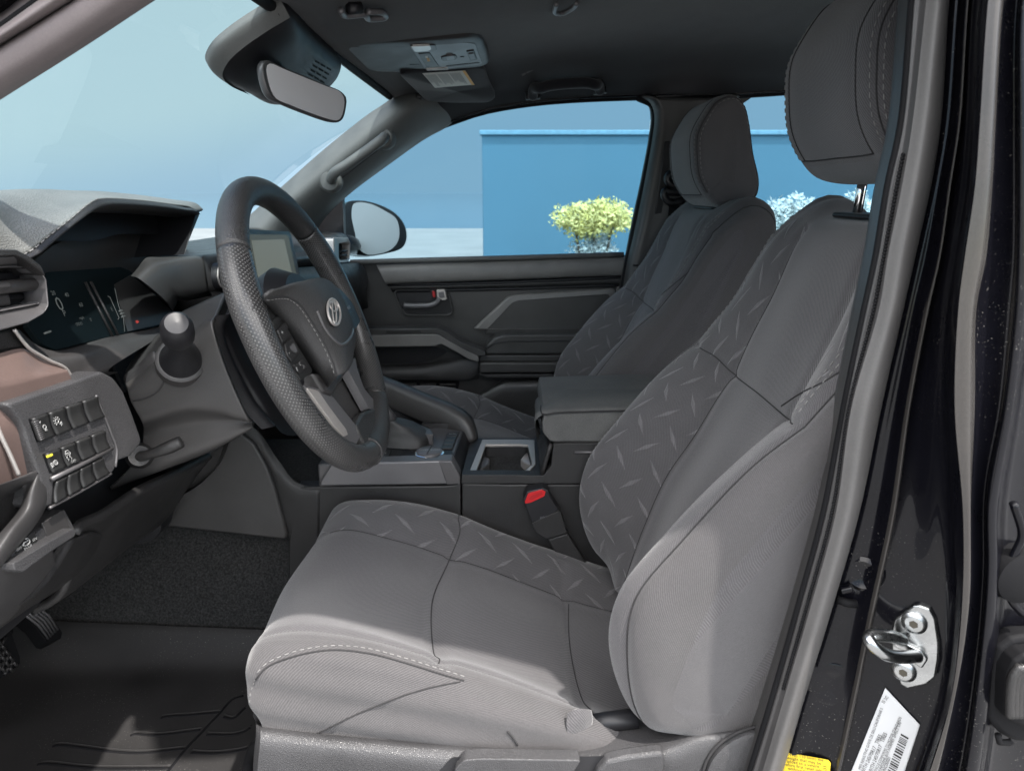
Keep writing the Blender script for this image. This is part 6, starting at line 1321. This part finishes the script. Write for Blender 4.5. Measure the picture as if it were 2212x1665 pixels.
s6b = col([(2255, -260), (2208, 0), (2203, 267), (2203, 400), (2201, 553), (2196, 664), (2172, 877), (2136, 1080), (2135, 1240), (2120, 1420), (2085, 1680), (2045, 1820)], .572)
s6c = col([(2300, -260), (2235, 0), (2228, 267), (2228, 400), (2226, 553), (2220, 664), (2195, 877), (2160, 1100), (2160, 1240), (2150, 1420), (2120, 1680), (2080, 1820)], .577)
s6d = col([(2312, -260), (2250, 0), (2240, 267), (2240, 400), (2238, 553), (2232, 664), (2210, 877), (2180, 1100), (2180, 1240), (2170, 1420), (2140, 1680), (2100, 1820)], .592)
s7 = col([(2800, -260), (2800, 0), (2800, 267), (2800, 400), (2800, 553), (2800, 664), (2800, 877), (2800, 1100), (2800, 1240), (2800, 1420), (2800, 1680), (2800, 1820)], .60)
fl_ = patch('pillar_flange', [s2b, s3a, s3b, s3, s3c, s3d], M['paint'], npil, k=6, nv=90)
jm = patch('pillar_face', [s3d, [(a*.66+b*.34)+Vector((.002, .004, 0)) for a, b in zip(s3d, s4a)], [(a*.3+b*.7)+Vector((.001, .004, 0)) for a, b in zip(s3d, s4a)], s4a, s4, s5a], M['paint'], npil, k=6, nv=90)
ou = patch('pillar_skin', [s5a, [(a+b)/2+Vector((0, -.003, 0)) for a, b in zip(s5a, s5)], s5, s5b, s6a, s6b, [(a+b)/2+Vector((0, -.003, 0)) for a, b in zip(s6b, s6c)], s6c, s6d, s7], M['paint'], npil, k=6, nv=90)
patch('edge_reflection', [[v+Vector((0, -.0015, 0)) for v in s5a], [(a+b)/2+Vector((0, -.0055, 0)) for a, b in zip(s5a, s5)], [v+Vector((0, -.0015, 0)) for v in s5]], M['edge'], npil, k=6, nv=90)  # thin strips standing for bright reflections along the pillar edges
patch('edge_reflection', [[v+Vector((0, -.0015, 0)) for v in s6a[:8]], [(a*.5+b*.5)+Vector((0, -.004, 0)) for a, b in zip(s6a[:8], s6b[:8])], [v+Vector((0, -.0015, 0)) for v in s6b[:8]]], M['edge'], npil, k=6, nv=60)
patch('edge_reflection', [[v+Vector((0, -.001, 0)) for v in s3], [v+Vector((0, -.002, 0)) for v in s3c], [v+Vector((0, -.001, 0)) for v in s3d]], M['edge'], npil, k=3, nv=90)
jm_bv = surf(jm); fl_bv = surf(fl_); ou_bv = surf(ou)
# reverse side so the pillar is solid
patch('pillar_back', [s0, [v+Vector((.02, .05, 0)) for v in s0], [v+Vector((.35, .08, 0)) for v in s0]], M['plasticdoor'], npil, k=4, nv=40)
# small bracket, boss and bolt on the pillar
ab = on(jm_bv, 'L', [(700, 640), (680, 400)], .0)
tube('bracket', on(fl_bv, 'L', [(565, 545), (600, 560), (700, 580)], .006)+on(jm_bv, 'L', [(800, 600)], .006), .0042, M['rubberblk'], npil)
tube('bracket', on(fl_bv, 'L', [(590, 490), (640, 470)], .005)+on(jm_bv, 'L', [(720, 510), (780, 520), (800, 560)], .004), .0045, M['paint'], npil, samples=14)
for (x, y, r_) in ((520, 1105, .027), (720, 395, .02)):
    q = on(fl_bv, 'L', [(x, y)], .0) or on(jm_bv, 'L', [(x, y)], .0)
    if q:
        a = q[0]; d = (fl_bv if x < 600 else jm_bv).find_nearest(a)[1]; d = d if d.dot(a-CAM) < 0 else -d
        lathe('pressing', [a-d*.004, a+d*.001, a+d*.003, a+d*.001, a-d*.001], [r_, r_*.92, r_*.72, r_*.5, .001], M['paint'], npil)
hb = c('L', [(1760, 430)], Y=.542)[0]
lathe('hinge_bolt', [hb+Vector((-.002, .02, 0)), hb+Vector((0, 0, 0)), hb+Vector((0, -.003, 0)), hb+Vector((0, -.004, 0))], [.026, .024, .016, .004], M['rubberblk'], npil)
tube('hinge_arm', c('L', [(1690, -60), (1745, 150), (1700, 260), (1640, 400), (1680, 570), (1757, 660)], Y=.546), .0035, M['paint'], npil, samples=30)
# ------------------------------------------------------------------ striker
jn = jm_bv.ray_cast(CAM, ray('L', 1050, 860).normalized()); jp, jnv = jn[0], jn[1]
if jnv.dot(jp-CAM) > 0: jnv = -jnv
jnv = (jnv*.55+Vector((-.55, -.80, .0))*.45).normalized()
JP = jp+jnv*.006
sk_ = thing('door_striker', 'zinc plated door striker loop bolted to the black pillar', 'door striker', jp)
def jl(pts, h=0): return c('L', pts, pl=(JP+jnv*h, jnv))
prism('plate', rc(jl([(905, 760), (922, 688), (1040, 602), (1082, 598), (1152, 622), (1188, 690), (1212, 850), (1208, 950), (1188, 1065), (1130, 1110), (1010, 1136), (960, 1108), (930, 1020), (905, 900)], .0), .15), -jnv*.0075, M['steel'], sk_, .0018)
la = [pt('L', 975, 822, pl=(JP+jnv*.004, jnv)), pt('L', 900, 798, pl=(JP+jnv*.018, jnv)), pt('L', 820, 792, pl=(JP+jnv*.030, jnv)), pt('L', 762, 800, pl=(JP+jnv*.038, jnv)), pt('L', 768, 835, pl=(JP+jnv*.042, jnv)), pt('L', 850, 905, pl=(JP+jnv*.036, jnv)), pt('L', 950, 930, pl=(JP+jnv*.022, jnv)), pt('L', 1075, 925, pl=(JP+jnv*.004, jnv))]
tube('loop', la, .0062, M['steel'], sk_, samples=60, n=16)
prism('loop_base', rc(jl([(905, 800), (960, 790), (1010, 850), (1100, 890), (1140, 950), (1100, 1010), (1030, 960), (1000, 900), (920, 870)], .003), .25), -jnv*.004, M['steel'], sk_, .0015)
for x, y in ((1052, 708), (985, 1018)):
    a = pt('L', x, y, pl=(JP, jnv)); s_ = lathe('screw', [a, a+jnv*.002, a+jnv*.004, a+jnv*.0045], [.0115, .0112, .0085, .007], M['steel'], sk_, n=28)
    lathe('screw_socket', [a+jnv*.0044, a+jnv*.0049], [.0042, .004], mat('dark socket', (.10, .09, .07), .5, metal=.5), s_, n=6)
# ------------------------------------------------------------------ stickers
LN = jnv
def wrap(name, pts, m, bv, lift, nu=24, nvv=24):
    """thin label following the pillar"""
    a, b, d, e = [np.array(p, float) for p in pts]; vs = []; fs = []
    for i in range(nu+1):
        for j in range(nvv+1):
            u, v = i/nu, j/nvv; p = (a*(1-u)+b*u)*(1-v)+(e*(1-u)+d*u)*v; vs.append(p)
    Q = []
    for p in vs:
        q = on(bv, 'L', [tuple(p)], lift); Q.append(q[0] if q else None)
    ok = [q for q in Q if q is not None]
    Q = [q if q is not None else ok[0] for q in Q]
    for i in range(nu):
        for j in range(nvv): k = i*(nvv+1)+j; fs.append((k, k+1, k+nvv+2, k+nvv+1))
    return Q, fs
tl = thing('tyre_label', 'white tyre and certification sticker with a bar code on the black pillar below the striker', 'sticker', on(jm_bv, 'L', [(900, 1500)], .001)[0])
lp = pt('L', 860, 1400, pl=(JP, jnv))
hit = on(jm_bv, 'L', [(880, 1420)], .0)[0]
n_l = jm_bv.find_nearest(hit)[1]
if n_l.dot(hit-CAM) > 0: n_l = -n_l
Q, fs = wrap('s', [(865, 1122), (1090, 1362), (960, 1760), (600, 1770)], None, jm_bv, .0015)
sheet = mesh('label_sheet', Q, fs, M['label'], tl); solid(sheet, .0004)
def lt(fr_pts, s_, size, m=M['ink'], par=tl, bv=None, align='LEFT', ang=None):
    (x0, y0), (x1, y1) = fr_pts
    a = on(bv or jm_bv, 'L', [(x0, y0)], .0025)[0]; b = on(bv or jm_bv, 'L', [(x1, y1)], .0025)[0]
    m_ = (a+b)/2; nn_ = jm_bv.find_nearest(m_)[1]; nn_ = nn_ if nn_.dot(CAM-m_) > 0 else -nn_
    e1_ = (b-a).normalized(); nn_ = (nn_-e1_*nn_.dot(e1_)).normalized(); e2_ = nn_.cross(e1_); a = a+nn_*.001
    text('printing', s_, a, e1_, e2_, size, m, par, 0, align)
rows_ = [((700, 1640), (850, 1230), 'MFD RESULTING GVWR DE 50LU CALIFORNIE S', .0038), ((848, 1215), (875, 1180), '3S 2C', .0042),
         ((720, 1660), (838, 1420), 'WITH 245/70R17   TIRES', .0050), ((772, 1660), (858, 1440), 'WITH 245/70R17   TIRES', .0050),
         ((800, 1665), (905, 1440), 'VEHICLE CONFORMS TO MOTOR STANDARDS', .0036), ((830, 1665), (925, 1440), 'CONFORME AUX NORMES  EFFECT ON', .0038), ((858, 1665), (945, 1440), 'HNC00001', .0046)]
for a_, b_, s_, z_ in rows_:
    try: lt((a_, b_), s_, z_)
    except Exception as ex_: print('LABEL', ex_)
barv = []; rnd = random.Random(9); u = 0
while u < 1:
    wdt = rnd.choice((.018, .03, .045)); q = []
    for (f, e) in ((u, 0), (u+wdt, 0), (u+wdt, 1), (u, 1)):
        x = 885+(970-885)*f+48*e; y = 1650+(1415-1650)*f+28*e
        h = on(jm_bv, 'L', [(x, y)], .0024)
        if h: q.append(h[0])
    if len(q) == 4: barv.append(q)
    u += wdt+rnd.choice((.02, .03, .04))
if barv: mesh('bar_code', [p for q in barv for p in q], [tuple(range(4*i, 4*i+4)) for i in range(len(barv))], M['ink'], tl, smooth=False)
yl = thing('weight_label', 'yellow weight limit sticker low on the pillar flange beside the door seal', 'sticker', on(fl_bv, 'L', [(350, 1630)], .001)[0])
YP = on(fl_bv, 'L', [(360, 1600)], .0)[0]; YN = (CAM-YP).normalized()*.6+Vector((-.35, -.75, .1)); YN.normalize()
YPL = (YP+YN*.006, YN)
prism('label_sheet', rc(c('L', [(218, 1562), (238, 1546), (498, 1592), (514, 1612), (500, 1760), (190, 1760)], pl=YPL), .25), -YN*.0008, M['yellow'], yl)
exv = (pt('L', 470, 1600, pl=YPL)-pt('L', 240, 1560, pl=YPL)).normalized(); eyv = YN.cross(exv)
for i, s_ in enumerate(('FMVSS 110 limits the', 'weight that may be', 'added to a vehicle', 'before first retail sale', 'without further', 'testing')):
    text('printing', s_, pt('L', 345-4*i, 1574+22*i, pl=(YPL[0]+YN*.0006, YN)), exv, eyv, .0044, M['ink'], yl)
eyv2 = exv; text('printing', '633', pt('L', 478, 1650, pl=(YPL[0]+YN*.0006, YN)), eyv, -exv, .0045, M['ink'], yl)
# wiring boot of the rear door
wb = thing('wiring_boot', 'ribbed black rubber wiring boot at the right edge of the pillar', 'rubber boot', c('L', [(1680, 1200)], Y=.54)[0])
wo = [(1535, 1330), (1545, 1150), (1560, 1030), (1600, 880), (1680, 815), (1760, 800), (2000, 800), (2000, 1500), (1700, 1480), (1620, 1440), (1580, 1400)]
prism('flange', rc(c('L', wo, Y=.540), .2), (0, .02, 0), M['rubberblk'], wb, .006)
wi = [(1640, 1330), (1645, 1150), (1660, 1040), (1700, 960), (1760, 920), (2000, 900), (2000, 1420), (1760, 1390)]
prism('bellows', rc(c('L', wi, Y=.525), .2), (0, .02, 0), M['rubberblk'], wb, .006)
tubes('bellows_rib', [c('L', [(1668+d, 1310), (1672+d, 1150), (1690+d, 1050), (1740+d, 985)], Y=.523) for d in (0, 26, 52, 78)], .0042, M['plastic'], wb, samples=16)
tube('retaining_clip', c('L', [(1590, 1430), (1600, 1478), (1660, 1480), (1680, 1470)], Y=.536), .003, M['rubberblk'], wb)
